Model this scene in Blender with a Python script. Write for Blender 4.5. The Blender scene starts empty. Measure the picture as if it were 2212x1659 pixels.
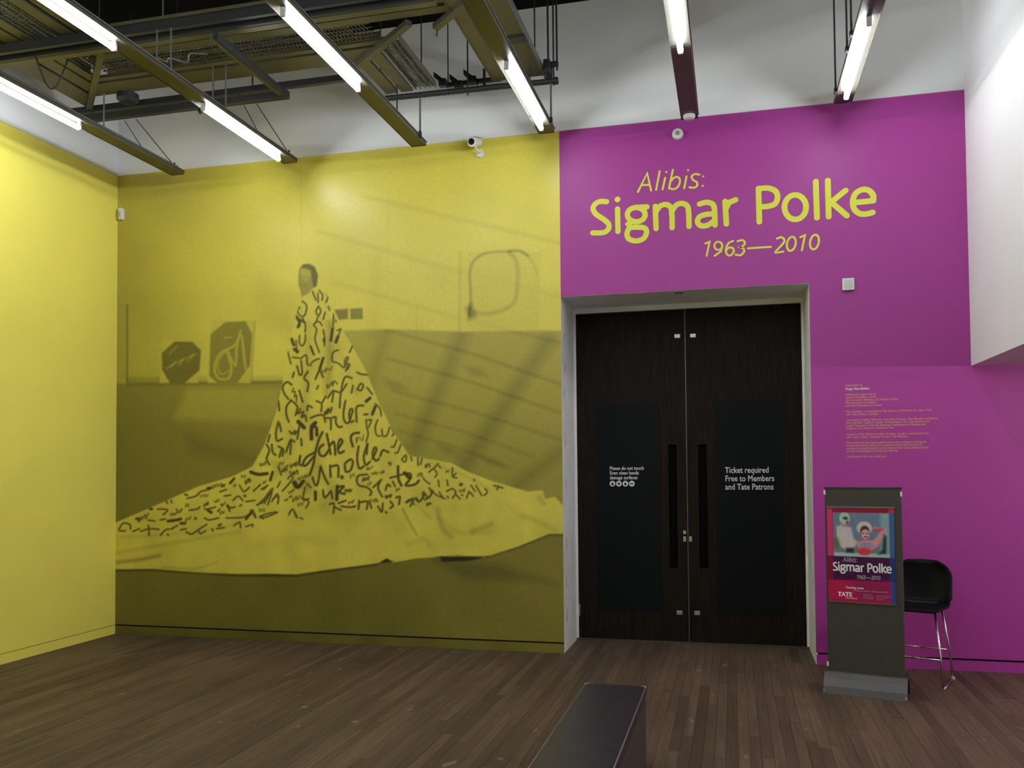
import bpy, bmesh, math, random
import numpy as np
from mathutils import Vector, Matrix

random.seed(7)
rng = np.random.default_rng(7)
SC = bpy.context.scene
COL = SC.collection

# ------------------------------------------------------------------ camera, world, exposure
W, H = 2212, 1659
F_PX, YAW, PITCH, ROLL, CY0, EYE = 1900.852, -0.2450, 0.0320, -0.0082, 949.229, 1.76
_cy, _sy, _cp, _sp = math.cos(YAW), math.sin(YAW), math.cos(PITCH), math.sin(PITCH)
_F = np.array([_sy * _cp, _cy * _cp, _sp]); _R = np.array([_cy, -_sy, 0.0]); _U = np.cross(_R, _F)
_c, _s = math.cos(ROLL), math.sin(ROLL)
_R2 = _c * _R + _s * _U; _U2 = -_s * _R + _c * _U
cam = bpy.data.cameras.new('camera'); cam_ob = bpy.data.objects.new('camera', cam); COL.objects.link(cam_ob)
cam.sensor_fit = 'HORIZONTAL'; cam.sensor_width = 36.0; cam.lens = F_PX / W * 36.0
cam.shift_y = (CY0 - H / 2) / W
cam.clip_start = 0.05; cam.clip_end = 100
cam_ob.matrix_world = Matrix(((_R2[0], _U2[0], -_F[0], 0), (_R2[1], _U2[1], -_F[1], 0), (_R2[2], _U2[2], -_F[2], EYE), (0, 0, 0, 1)))
SC.camera = cam_ob

world = bpy.data.worlds.new('world'); SC.world = world; world.use_nodes = True
world.node_tree.nodes['Background'].inputs[0].default_value = (0.02, 0.02, 0.022, 1)
world.node_tree.nodes['Background'].inputs[1].default_value = 0.3
SC.view_settings.view_transform = 'Standard'; SC.view_settings.look = 'None'
SC.view_settings.gamma = 1.0; SC.view_settings.use_curve_mapping = False
SC.view_settings.exposure = 0.0
TUBE_STRENGTH = 65.0
ASSUMED_TUBE_STRENGTH = 105.0  # for the assumed unseen tubes beyond the bulkhead
try:
    SC.cycles.use_denoising = True
    SC.cycles.max_bounces = 5; SC.cycles.diffuse_bounces = 4; SC.cycles.glossy_bounces = 2
    SC.cycles.use_adaptive_sampling = True; SC.cycles.adaptive_threshold = 0.1; SC.cycles.adaptive_min_samples = 16
    SC.cycles.sample_clamp_indirect = 4.0
    SC.cycles.caustics_reflective = False; SC.cycles.caustics_refractive = False
except Exception:
    pass

# ------------------------------------------------------------------ measured room (metres)
D = 8.247          # back wall
XL = -6.504        # left wall
ZT = 4.995         # top of the coloured walls
XS = -1.569        # seam yellow / purple = left side of the door recess
XD = 0.692         # right side of the door recess
XR = 1.998         # white bulkhead on the right
ZB = 2.599         # underside of the bulkhead
ZH = 3.390         # head of the door recess
ZC = 6.23          # black ceiling
DEPTH = 0.705      # door recess
YREAR = -4.0
XE = 6.0           # far side of the adjoining space

def px_to_wall(u, v, y=D):
    d = _F + (u - W / 2) / F_PX * _R2 - (v - CY0) / F_PX * _U2
    t = y / d[1]
    return d[0] * t, EYE + d[2] * t

def wall_to_px(X, Z, y=D):
    P = np.stack([X, np.full_like(X, y), Z - EYE], -1)
    z = P @ _F
    return W / 2 + F_PX * (P @ _R2) / z, CY0 - F_PX * (P @ _U2) / z

# ------------------------------------------------------------------ materials
def lin(c):
    return tuple(((x / 255) / 12.92 if x / 255 <= 0.04045 else ((x / 255 + 0.055) / 1.055) ** 2.4) for x in c)

def mat(name, col, rough=0.6, metal=0.0, spec=0.5, noise=0.0, nscale=8.0, bump=0.0, bscale=60.0, coat=0.0):
    m = bpy.data.materials.new(name); m.use_nodes = True
    nt = m.node_tree; b = nt.nodes['Principled BSDF']
    b.inputs['Base Color'].default_value = (*col, 1); b.inputs['Roughness'].default_value = rough
    b.inputs['Metallic'].default_value = metal; b.inputs['Specular IOR Level'].default_value = spec
    if coat: b.inputs['Coat Weight'].default_value = coat
    if noise > 0 or bump > 0:
        g = nt.nodes.new('ShaderNodeNewGeometry')
    if noise > 0:
        n = nt.nodes.new('ShaderNodeTexNoise'); n.inputs['Scale'].default_value = nscale; n.inputs['Detail'].default_value = 5
        nt.links.new(g.outputs['Position'], n.inputs['Vector'])
        r = nt.nodes.new('ShaderNodeMapRange'); r.inputs[1].default_value = 0.3; r.inputs[2].default_value = 0.7
        r.inputs[3].default_value = 1 - noise; r.inputs[4].default_value = 1 + noise
        nt.links.new(n.outputs['Fac'], r.inputs[0])
        mx = nt.nodes.new('ShaderNodeMix'); mx.data_type = 'RGBA'; mx.blend_type = 'MULTIPLY'; mx.inputs[0].default_value = 1
        mx.inputs[6].default_value = (*col, 1)
        nt.links.new(r.outputs[0], mx.inputs[7]); nt.links.new(mx.outputs[2], b.inputs['Base Color'])
    if bump > 0:
        n2 = nt.nodes.new('ShaderNodeTexNoise'); n2.inputs['Scale'].default_value = bscale; n2.inputs['Detail'].default_value = 3
        nt.links.new(g.outputs['Position'], n2.inputs['Vector'])
        bp = nt.nodes.new('ShaderNodeBump'); bp.inputs['Strength'].default_value = bump; bp.inputs['Distance'].default_value = 0.01
        nt.links.new(n2.outputs['Fac'], bp.inputs['Height']); nt.links.new(bp.outputs['Normal'], b.inputs['Normal'])
    return m

def emit(name, col, strength):
    m = bpy.data.materials.new(name); m.use_nodes = True
    nt = m.node_tree; nt.nodes.remove(nt.nodes['Principled BSDF'])
    e = nt.nodes.new('ShaderNodeEmission'); e.inputs[0].default_value = (*col, 1); e.inputs[1].default_value = strength
    nt.links.new(e.outputs[0], nt.nodes['Material Output'].inputs[0])
    return m

def attr_mat(name, attr, rough, spec=0.5, grain=0.0, gscale=120.0):
    m = bpy.data.materials.new(name); m.use_nodes = True
    nt = m.node_tree; b = nt.nodes['Principled BSDF']
    a = nt.nodes.new('ShaderNodeAttribute'); a.attribute_name = attr
    b.inputs['Roughness'].default_value = rough; b.inputs['Specular IOR Level'].default_value = spec
    if grain > 0:
        g = nt.nodes.new('ShaderNodeNewGeometry'); n = nt.nodes.new('ShaderNodeTexNoise')
        n.inputs['Scale'].default_value = gscale; n.inputs['Detail'].default_value = 2
        nt.links.new(g.outputs['Position'], n.inputs['Vector'])
        r = nt.nodes.new('ShaderNodeMapRange'); r.inputs[1].default_value = 0.25; r.inputs[2].default_value = 0.75
        r.inputs[3].default_value = 1 - grain; r.inputs[4].default_value = 1 + grain
        nt.links.new(n.outputs['Fac'], r.inputs[0])
        mx = nt.nodes.new('ShaderNodeMix'); mx.data_type = 'RGBA'; mx.blend_type = 'MULTIPLY'; mx.inputs[0].default_value = 1
        nt.links.new(a.outputs['Color'], mx.inputs[6]); nt.links.new(r.outputs[0], mx.inputs[7])
        nt.links.new(mx.outputs[2], b.inputs['Base Color'])
    else:
        nt.links.new(a.outputs['Color'], b.inputs['Base Color'])
    return m

YELLOW = (0.80, 0.69, 0.095)
M = {}
M['white'] = mat('white_paint', (0.82, 0.82, 0.82), 0.7, noise=0.02, nscale=2, bump=0.03, bscale=150)
M['jamb'] = mat('worn_white_lining', (0.84, 0.84, 0.84), 0.6, noise=0.05, nscale=6)
M['yellow'] = mat('yellow_paint', (0.88, 0.77, 0.125), 0.55, noise=0.02, nscale=2, bump=0.03, bscale=150)
M['purple'] = mat('purple_paint', (0.36, 0.034, 0.275), 0.5, noise=0.02, nscale=2, bump=0.03, bscale=150)
M['letter'] = mat('yellow_vinyl', (0.74, 0.75, 0.07), 0.5, spec=0.3)
M['credit'] = mat('ochre_vinyl', (0.62, 0.29, 0.17), 0.6)
M['credit_white'] = mat('white_vinyl', (0.70, 0.66, 0.72), 0.6)
M['black_ceiling'] = mat('black_ceiling_paint', (0.006, 0.006, 0.007), 0.9, spec=0.1)
M['dark_gap'] = mat('dark_gap', (0.01, 0.009, 0.008), 0.9, spec=0.1)
M['strip'] = mat('dull_bronze_metal', (0.105, 0.096, 0.055), 0.5, metal=0.25, noise=0.12, nscale=5)
M['channel'] = mat('bronze_channel', (0.10, 0.094, 0.066), 0.42, metal=0.5)
M['steel_dark'] = mat('blackened_steel', (0.035, 0.037, 0.042), 0.5, metal=0.4)
M['steel_mid'] = mat('grey_steel', (0.22, 0.23, 0.24), 0.4, metal=0.7)
M['steel_light'] = mat('bright_steel', (0.6, 0.6, 0.6), 0.3, metal=0.9)
M['mesh'] = mat('wire_mesh', (0.13, 0.127, 0.108), 0.5, metal=0.4)
M['cable'] = mat('black_cable', (0.02, 0.02, 0.022), 0.5)
M['tube'] = emit('lit_tube', (0.90, 0.95, 1.0), TUBE_STRENGTH)
M['side_tube'] = emit('lit_side_tube', (1.0, 0.96, 0.95), ASSUMED_TUBE_STRENGTH)  # emission of the assumed tubes that light the lower purple wall
M['reflector'] = mat('white_reflector', (0.75, 0.75, 0.75), 0.4)
M['plastic'] = mat('white_plastic', (0.72, 0.72, 0.70), 0.4)
M['plastic_grey'] = mat('grey_plastic', (0.42, 0.42, 0.41), 0.45)
M['lens'] = mat('black_glass', (0.002, 0.002, 0.003), 0.3, spec=0.15)
M['graphic'] = mat('black_door_panel', (0.0045, 0.0055, 0.0065), 0.5, spec=0.12)
M['sign_white'] = mat('white_door_lettering', (0.75, 0.75, 0.75), 0.6)
M['stand'] = mat('dark_grey_powder_coat', (0.048, 0.043, 0.037), 0.5, noise=0.05, nscale=30)
M['stand_base'] = mat('grey_steel_base', (0.085, 0.080, 0.079), 0.42, metal=0.4)
M['stool'] = mat('black_stool_shell', (0.004, 0.004, 0.005), 0.5, spec=0.15)
M['chrome'] = mat('chrome', (0.62, 0.6, 0.6), 0.22, metal=1.0)
M['bench'] = mat('dark_leather', (0.022, 0.018, 0.023), 0.34, noise=0.3, nscale=9, bump=0.12, bscale=40)
M['bench_side'] = mat('dark_bench_side', (0.045, 0.034, 0.027), 0.55)
M['bench_piping'] = mat('bench_piping', (0.16, 0.12, 0.14), 0.35)
M['scuff'] = mat('grey_scuff', (0.10, 0.10, 0.10), 0.8)

def perforated(name):
    m = bpy.data.materials.new(name); m.use_nodes = True
    nt = m.node_tree; b = nt.nodes['Principled BSDF']
    b.inputs['Roughness'].default_value = 0.42; b.inputs['Metallic'].default_value = 0.5
    g = nt.nodes.new('ShaderNodeNewGeometry')
    v = nt.nodes.new('ShaderNodeTexVoronoi'); v.inputs['Scale'].default_value = 62; v.inputs['Randomness'].default_value = 0.0
    nt.links.new(g.outputs['Position'], v.inputs['Vector'])
    r = nt.nodes.new('ShaderNodeMapRange'); r.inputs[1].default_value = 0.28; r.inputs[2].default_value = 0.36
    nt.links.new(v.outputs['Distance'], r.inputs[0])
    mx = nt.nodes.new('ShaderNodeMix'); mx.data_type = 'RGBA'
    mx.inputs[6].default_value = (0.02, 0.018, 0.015, 1); mx.inputs[7].default_value = (0.10, 0.094, 0.075, 1)
    nt.links.new(r.outputs[0], mx.inputs[0]); nt.links.new(mx.outputs[2], b.inputs['Base Color'])
    return m
M['perf'] = perforated('perforated_bronze')
M['lit_perf'] = M['perf']

def wood_floor():
    m = bpy.data.materials.new('worn_oak_boards'); m.use_nodes = True
    nt = m.node_tree; b = nt.nodes['Principled BSDF']; L = nt.links.new
    g = nt.nodes.new('ShaderNodeNewGeometry'); oi = nt.nodes.new('ShaderNodeObjectInfo')
    ad = nt.nodes.new('ShaderNodeMath'); ad.operation = 'ADD'; L(oi.outputs['Random'], ad.inputs[0]); L(g.outputs['Random Per Island'], ad.inputs[1])
    fr = nt.nodes.new('ShaderNodeMath'); fr.operation = 'FRACT'; L(ad.outputs[0], fr.inputs[0])
    ramp = nt.nodes.new('ShaderNodeValToRGB'); e = ramp.color_ramp.elements
    e[0].color = (0.062, 0.039, 0.023, 1); e[1].color = (0.112, 0.072, 0.044, 1)
    e2 = e.new(0.5); e2.color = (0.087, 0.055, 0.034, 1)
    L(fr.outputs[0], ramp.inputs[0])
    mp = nt.nodes.new('ShaderNodeMapping'); mp.inputs['Scale'].default_value = (26, 1.2, 1)
    of = nt.nodes.new('ShaderNodeVectorMath'); of.operation = 'ADD'
    sc = nt.nodes.new('ShaderNodeVectorMath'); sc.operation = 'SCALE'; sc.inputs[0].default_value = (3, 7, 11); L(fr.outputs[0], sc.inputs['Scale'])
    L(g.outputs['Position'], of.inputs[0]); L(sc.outputs[0], of.inputs[1]); L(of.outputs[0], mp.inputs['Vector'])
    n = nt.nodes.new('ShaderNodeTexNoise'); n.inputs['Scale'].default_value = 2.2; n.inputs['Detail'].default_value = 6; L(mp.outputs[0], n.inputs['Vector'])
    r = nt.nodes.new('ShaderNodeMapRange'); r.inputs[1].default_value = 0.3; r.inputs[2].default_value = 0.72; r.inputs[3].default_value = 0.72; r.inputs[4].default_value = 1.3
    L(n.outputs['Fac'], r.inputs[0])
    mx = nt.nodes.new('ShaderNodeMix'); mx.data_type = 'RGBA'; mx.blend_type = 'MULTIPLY'; mx.inputs[0].default_value = 1
    L(ramp.outputs[0], mx.inputs[6]); L(r.outputs[0], mx.inputs[7])
    # pale paint scuffs with a shape of their own, and broad wear
    mp2 = nt.nodes.new('ShaderNodeMapping'); mp2.inputs['Scale'].default_value = (5.0, 2.6, 1); L(g.outputs['Position'], mp2.inputs['Vector'])
    n2 = nt.nodes.new('ShaderNodeTexNoise'); n2.inputs['Scale'].default_value = 1.5; n2.inputs['Detail'].default_value = 6; n2.inputs['Roughness'].default_value = 0.62
    L(mp2.outputs[0], n2.inputs['Vector'])
    r2 = nt.nodes.new('ShaderNodeMapRange'); r2.inputs[1].default_value = 0.645; r2.inputs[2].default_value = 0.69; r2.inputs[4].default_value = 0.6
    L(n2.outputs['Fac'], r2.inputs[0])
    mx2 = nt.nodes.new('ShaderNodeMix'); mx2.data_type = 'RGBA'; mx2.inputs[7].default_value = (0.26, 0.23, 0.19, 1)
    L(r2.outputs[0], mx2.inputs[0]); L(mx.outputs[2], mx2.inputs[6])
    n3 = nt.nodes.new('ShaderNodeTexNoise'); n3.inputs['Scale'].default_value = 0.9; n3.inputs['Detail'].default_value = 3; L(g.outputs['Position'], n3.inputs['Vector'])
    r3 = nt.nodes.new('ShaderNodeMapRange'); r3.inputs[1].default_value = 0.3; r3.inputs[2].default_value = 0.7; r3.inputs[3].default_value = 0.85; r3.inputs[4].default_value = 1.15
    L(n3.outputs['Fac'], r3.inputs[0])
    mx3 = nt.nodes.new('ShaderNodeMix'); mx3.data_type = 'RGBA'; mx3.blend_type = 'MULTIPLY'; mx3.inputs[0].default_value = 1
    L(mx2.outputs[2], mx3.inputs[6]); L(r3.outputs[0], mx3.inputs[7]); L(mx3.outputs[2], b.inputs['Base Color'])
    b.inputs['Roughness'].default_value = 0.62; b.inputs['Specular IOR Level'].default_value = 0.3
    bp = nt.nodes.new('ShaderNodeBump'); bp.inputs['Strength'].default_value = 0.15; bp.inputs['Distance'].default_value = 0.004
    L(n.outputs['Fac'], bp.inputs['Height']); L(bp.outputs['Normal'], b.inputs['Normal'])
    return m
M['floor'] = wood_floor()

def dark_wood():
    m = bpy.data.materials.new('black_stained_oak'); m.use_nodes = True
    nt = m.node_tree; b = nt.nodes['Principled BSDF']; L = nt.links.new
    g = nt.nodes.new('ShaderNodeNewGeometry'); mp = nt.nodes.new('ShaderNodeMapping'); mp.inputs['Scale'].default_value = (30, 1, 1.4)
    L(g.outputs['Position'], mp.inputs['Vector'])
    n = nt.nodes.new('ShaderNodeTexNoise'); n.inputs['Scale'].default_value = 2; n.inputs['Detail'].default_value = 5; n.inputs['Distortion'].default_value = 0.5
    L(mp.outputs[0], n.inputs['Vector'])
    ramp = nt.nodes.new('ShaderNodeValToRGB'); e = ramp.color_ramp.elements
    e[0].position = 0.3; e[1].position = 0.75; e[0].color = (0.0045, 0.0031, 0.0022, 1); e[1].color = (0.021, 0.0135, 0.0088, 1)
    L(n.outputs['Fac'], ramp.inputs[0]); L(ramp.outputs[0], b.inputs['Base Color'])
    b.inputs['Roughness'].default_value = 0.55; b.inputs['Specular IOR Level'].default_value = 0.12
    return m
M['door'] = dark_wood()

# ------------------------------------------------------------------ mesh helpers
def link(name, me, m, parent=None):
    o = bpy.data.objects.new(name, me); COL.objects.link(o)
    if m is not None and not me.materials: me.materials.append(m)
    if parent is not None: o.parent = parent
    return o

def empty(name, loc=(0, 0, 0), rz=0.0):
    o = bpy.data.objects.new(name, None); COL.objects.link(o); o.location = loc; o.rotation_euler = (0, 0, rz)
    o.empty_display_size = 0.1
    return o

def tag(o, label=None, cat=None, group=None, kind=None):
    if label: o['label'] = label
    if cat: o['category'] = cat
    if group: o['group'] = group
    if kind: o['kind'] = kind
    return o

class MB:
    def __init__(self): self.bm = bmesh.new()
    def box(self, x0, x1, y0, y1, z0, z1):
        v = [self.bm.verts.new(p) for p in [(x0, y0, z0), (x1, y0, z0), (x1, y1, z0), (x0, y1, z0), (x0, y0, z1), (x1, y0, z1), (x1, y1, z1), (x0, y1, z1)]]
        for f in [(0, 3, 2, 1), (4, 5, 6, 7), (0, 1, 5, 4), (1, 2, 6, 5), (2, 3, 7, 6), (3, 0, 4, 7)]:
            self.bm.faces.new([v[i] for i in f])
        return self
    def prism(self, pts, axis, a, b):
        """pts: 2D outline; axis: extrusion axis; a,b the extents."""
        def P(p, t):
            return {'x': (t, p[0], p[1]), 'y': (p[0], t, p[1]), 'z': (p[0], p[1], t)}[axis]
        A = [self.bm.verts.new(P(p, a)) for p in pts]; B = [self.bm.verts.new(P(p, b)) for p in pts]
        n = len(pts)
        self.bm.faces.new(A); self.bm.faces.new(B[::-1])
        for i in range(n): self.bm.faces.new([A[i], B[i], B[(i + 1) % n], A[(i + 1) % n]])
        return self
    def tube(self, pts, r, seg=8, cap=True):
        pts = [Vector(p) for p in pts]; rings = []
        for i, p in enumerate(pts):
            d = (pts[min(i + 1, len(pts) - 1)] - pts[max(i - 1, 0)]).normalized()
            up = Vector((0, 0, 1)) if abs(d.z) < 0.95 else Vector((1, 0, 0))
            a = d.cross(up).normalized(); b = d.cross(a)
            rr = r[i] if isinstance(r, (list, tuple)) else r
            rings.append([self.bm.verts.new(p + rr * (math.cos(t) * a + math.sin(t) * b)) for t in [2 * math.pi * k / seg for k in range(seg)]])
        for A, B in zip(rings[:-1], rings[1:]):
            for k in range(seg): self.bm.faces.new([A[k], A[(k + 1) % seg], B[(k + 1) % seg], B[k]])
        if cap:
            self.bm.faces.new(rings[0][::-1]); self.bm.faces.new(rings[-1])
        return self
    def beam(self, p0, p1, w, h):
        """rectangular bar from p0 to p1 (roughly horizontal), w wide, h high."""
        p0, p1 = Vector(p0), Vector(p1); d = (p1 - p0).normalized()
        s = d.cross(Vector((0, 0, 1))).normalized() * (w / 2); u = Vector((0, 0, h / 2))
        A = [self.bm.verts.new(p0 + a) for a in (-s - u, s - u, s + u, -s + u)]
        B = [self.bm.verts.new(p1 + a) for a in (-s - u, s - u, s + u, -s + u)]
        self.bm.faces.new(A[::-1]); self.bm.faces.new(B)
        for i in range(4): self.bm.faces.new([A[i], A[(i + 1) % 4], B[(i + 1) % 4], B[i]])
        return self
    def lathe(self, prof, centre, axis, seg=20):
        """prof: (r, h) list; revolve about axis vector at centre."""
        ax = Vector(axis).normalized(); up = Vector((0, 0, 1)) if abs(ax.z) < 0.9 else Vector((1, 0, 0))
        a = ax.cross(up).normalized(); b = ax.cross(a); c = Vector(centre); rings = []
        for r, h in prof:
            rings.append([self.bm.verts.new(c + ax * h + max(r, 1e-4) * (math.cos(t) * a + math.sin(t) * b)) for t in [2 * math.pi * k / seg for k in range(seg)]])
        for A, B in zip(rings[:-1], rings[1:]):
            for k in range(seg): self.bm.faces.new([A[k], A[(k + 1) % seg], B[(k + 1) % seg], B[k]])
        self.bm.faces.new(rings[0][::-1]); self.bm.faces.new(rings[-1])
        return self
    def quad(self, *p):
        self.bm.faces.new([self.bm.verts.new(q) for q in p]); return self
    def build(self, name, m, parent=None, bevel=0.0, seg=2, smooth=False):
        bm = self.bm
        bmesh.ops.recalc_face_normals(bm, faces=bm.faces[:])
        if bevel > 0:
            bmesh.ops.bevel(bm, geom=bm.edges[:], offset=bevel, segments=seg, affect='EDGES', profile=0.5, clamp_overlap=True)
        me = bpy.data.meshes.new(name); bm.to_mesh(me); bm.free()
        if smooth:
            for p in me.polygons: p.use_smooth = True
        return link(name, me, m, parent)

def stroke_mesh(strokes, width, y, thick=0.0015):
    """flat lettering: strokes are polylines of (x, z) on the plane y, mitred and round ended; each stroke a hair prouder than the last."""
    V, Fc = [], []; N = 9
    for i, st in enumerate(strokes):
        hw = width / 2
        P = [np.array(st[0], float)]
        for p in st[1:]:
            if np.hypot(*(np.array(p) - P[-1])) > hw * 0.06: P.append(np.array(p, float))
        off = y - thick - 0.0004 * i
        if len(P) == 1 or (len(P) == 2 and np.hypot(*(P[1] - P[0])) < hw * 0.2):
            k = len(V)
            for t in range(2 * N): V.append((P[0][0] + hw * 1.1 * math.cos(math.pi * t / N), off, P[0][1] + hw * 1.1 * math.sin(math.pi * t / N)))
            Fc.append(tuple(range(k, k + 2 * N))); continue
        closed = len(P) > 5 and np.hypot(*(P[-1] - P[0])) < hw * 0.5
        if closed: P = P[:-1]
        n = len(P); Lf, Rt = [], []
        for a in range(n):
            d0 = P[a] - P[a - 1] if (a > 0 or closed) else P[1] - P[0]
            d1 = P[(a + 1) % n] - P[a] if (a < n - 1 or closed) else P[-1] - P[-2]
            d0 = d0 / np.hypot(*d0); d1 = d1 / np.hypot(*d1)
            m_ = np.array([-(d0[1] + d1[1]), d0[0] + d1[0]]); lm = np.hypot(*m_)
            m_ = m_ / max(lm, 1e-6); c = max(m_ @ np.array([-d1[1], d1[0]]), 0.5)
            Lf.append(P[a] + m_ * hw / c); Rt.append(P[a] - m_ * hw / c)
        k = len(V)
        for a, b in zip(Lf, Rt): V.append((a[0], off, a[1])); V.append((b[0], off, b[1]))
        for a in range(n if closed else n - 1):
            q = (a + 1) % n; Fc.append((k + 2 * a, k + 2 * a + 1, k + 2 * q + 1, k + 2 * q))
        if not closed:
            for e, o_ in ((0, 1), (-1, -2)):
                d = P[e] - P[o_]; th = math.atan2(d[1], d[0]); kk = len(V)
                for t in range(N + 1):
                    an = th - math.pi / 2 + math.pi * t / N; V.append((P[e][0] + hw * math.cos(an), off, P[e][1] + hw * math.sin(an)))
                Fc.append(tuple(range(kk, kk + N + 1)))
    me = bpy.data.meshes.new('lettering'); me.from_pydata(V, [], Fc); me.update()
    return me

def smooth_line(pts, n=4):
    """Catmull-Rom through the points."""
    if len(pts) < 3: return [tuple(p) for p in pts]
    P = [np.array(p, float) for p in pts]
    P = [2 * P[0] - P[1]] + P + [2 * P[-1] - P[-2]]
    out = []
    for i in range(1, len(P) - 2):
        for k in range(n):
            t = k / n
            out.append(tuple(0.5 * (2 * P[i] + (P[i + 1] - P[i - 1]) * t + (2 * P[i - 1] - 5 * P[i] + 4 * P[i + 1] - P[i + 2]) * t * t + (-P[i - 1] + 3 * P[i] - 3 * P[i + 1] + P[i + 2]) * t ** 3)))
    out.append(tuple(P[-2]))
    return out

def text_obj(name, body, size, m, parent, mw, shear=0.0, align='LEFT', line=1.0, width=None, bold=0.0):
    """flat text; mw maps text plane (x right, y up) into the world or the parent's space."""
    c = bpy.data.curves.new(name, 'FONT'); c.body = body; c.size = size; c.shear = shear; c.align_x = align
    c.space_line = line; c.resolution_u = 2; c.offset = bold
    t = bpy.data.objects.new(name, c); COL.objects.link(t)
    dg = bpy.context.evaluated_depsgraph_get()
    me = bpy.data.meshes.new_from_object(t.evaluated_get(dg))
    bpy.data.objects.remove(t); bpy.data.curves.remove(c)
    if width is not None:
        xs = [v.co.x for v in me.vertices]
        k = width / max(max(xs) - min(xs), 1e-6)
        for v in me.vertices: v.co.x *= k
    me.transform(mw); me.materials.clear()
    return link(name, me, m, parent)

def wallplane(x, y, z):   # text plane facing the camera side (-Y)
    return Matrix(((1, 0, 0, x), (0, 0, 0, y), (0, 1, 0, z), (0, 0, 0, 1)))

# ------------------------------------------------------------------ room shell
floor = empty('floor'); tag(floor, kind='structure')
MB().box(XL - 0.2, XE, YREAR, D + DEPTH + 0.2, -0.20, -0.022).build('floor_slab', M['dark_gap'], floor)
ceiling = MB().box(XL - 0.2, XE + 0.2, YREAR - 0.2, D + 0.2, ZC, ZC + 0.1).build('ceiling', M['black_ceiling']); tag(ceiling, kind='structure')

# floor boards: strips 70 mm wide running towards the back wall
PW, GAP = 0.070, 0.0016
unit = bpy.data.meshes.new('plank')
_b = MB().box(0, 1, 0, 1, -1, 0).bm
bmesh.ops.recalc_face_normals(_b, faces=_b.faces[:]); _b.to_mesh(unit); _b.free(); unit.materials.append(M['floor'])
planks = []
row = 0; x = XL + 0.001
while x < XE - 0.01:
    w = min(PW, XE - x)
    recess = (x > XS and x + w < XD)
    yend = D + DEPTH + 0.05 if recess else D - 0.001
    y = yend - random.uniform(0.4, 2.3)
    seg = [(y, yend)]
    while y > YREAR:
        l = random.uniform(1.3, 2.6); seg.append((max(y - l, YREAR), y)); y -= l
    for (a, b) in seg: planks.append((x, x + w - GAP, a, b - GAP, -0.0015 * random.random() ** 2))
    if not recess and x < XD and x + w > XS: planks.append((max(x, XS), min(x + w, XD), D, D + DEPTH + 0.05, 0.0))
    x += w
def plank_area(pl):
    x0, x1, a, b, _ = pl
    ya = max(a, 3.2)
    if b <= ya + 0.05: return 0
    X = np.array([x0, x1, x1, x0]); Y = np.array([ya, ya, b, b])
    P = np.stack([X, Y, np.full(4, -EYE)], -1); z = P @ _F
    if (z < 0.3).any(): return 0
    u = np.clip(W / 2 + F_PX * (P @ _R2) / z, -60, W + 60); v = np.clip(CY0 - F_PX * (P @ _U2) / z, 0, H + 40)
    return 0.5 * abs(np.dot(u, np.roll(v, -1)) - np.dot(v, np.roll(u, -1)))
planks.sort(key=plank_area, reverse=True)
for pl in planks[:300]:
    o = link('plank', unit, None, floor)
    o.location = (pl[0], pl[2], pl[4]); o.scale = (pl[1] - pl[0], pl[3] - pl[2], 0.02)
rest = MB()
for pl in planks[300:]: rest.box(pl[0], pl[1], pl[2], pl[3], -0.02 + pl[4], pl[4])
tag(rest.build('planks_beyond', M['floor'], floor), kind='stuff')

# back wall: white upper band + purple painted field with the door recess; yellow substrate behind the mural
wall_back = empty('wall_back', (0, D, 0)); tag(wall_back, kind='structure')
def wb(name, b, m): 
    o = b.build(name, m, wall_back); o.matrix_parent_inverse = Matrix.Translation((0, -D, 0)); return o
wb('upper_band', MB().box(XL - 0.2, XE, D - 0.012, D + 0.2, ZT, ZC), M['white'])
wb('purple_field', MB().box(XS, XD, D, D + 0.2, ZH, ZT).box(XD, XE, D, D + 0.2, 0.105, ZT), M['purple'])
wb('mural_backing', MB().box(XL - 0.2, XS, D + 0.002, D + 0.2, 0, ZT), M['yellow'])
wb('recess_lining', MB().box(XS - 0.16, XS + 0.001, D + 0.004, D + DEPTH + 0.2, 0, ZH + 0.2).box(XD - 0.001, XD + 0.16, D + 0.2, D + DEPTH + 0.2, 0, ZH + 0.2)
   .box(XD - 0.0005, XD + 0.012, D + 0.001, D + 0.21, 0, ZH).box(XS - 0.16, XD + 0.16, D + 0.2, D + DEPTH + 0.2, ZH + 0.0005, ZH + 0.2), M['jamb'])
wb('recess_soffit', MB().box(XS, XD, D + 0.001, D + DEPTH, ZH - 0.0015, ZH + 0.01), M['jamb'])
wb('void_closer', MB().box(XS - 0.16, XD + 0.16, D + DEPTH + 0.12, D + DEPTH + 0.2, 0, ZH + 0.2), M['dark_gap'])
o = MB().box(XD + 0.004, XE, D - 0.001, D + 0.02, 0, 0.088).build('baseboard_back', M['purple']); tag(o, kind='structure')
o = MB().box(XD + 0.02, XE, D + 0.012, D + 0.2, 0.086, 0.106).build('trim_1', M['dark_gap']); tag(o, kind='structure')

wall_left = empty('wall_left', (XL, 0, 0)); tag(wall_left, kind='structure')
def wl(name, b, m):
    o = b.build(name, m, wall_left); o.matrix_parent_inverse = Matrix.Translation((-XL, 0, 0)); return o
wl('upper_band', MB().box(XL - 0.2, XL + 0.012, YREAR, D, ZT, ZC), M['white'])
wl('yellow_field', MB().box(XL - 0.2, XL, YREAR, D, 0.098, ZT), M['yellow'])
o = MB().box(XL - 0.02, XL + 0.001, YREAR, D, 0, 0.092).build('baseboard_left', M['yellow']); tag(o, kind='structure')
o = MB().box(XL - 0.2, XL - 0.012, YREAR, D, 0.09, 0.10).build('trim_2', M['dark_gap']); tag(o, kind='structure')

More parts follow.
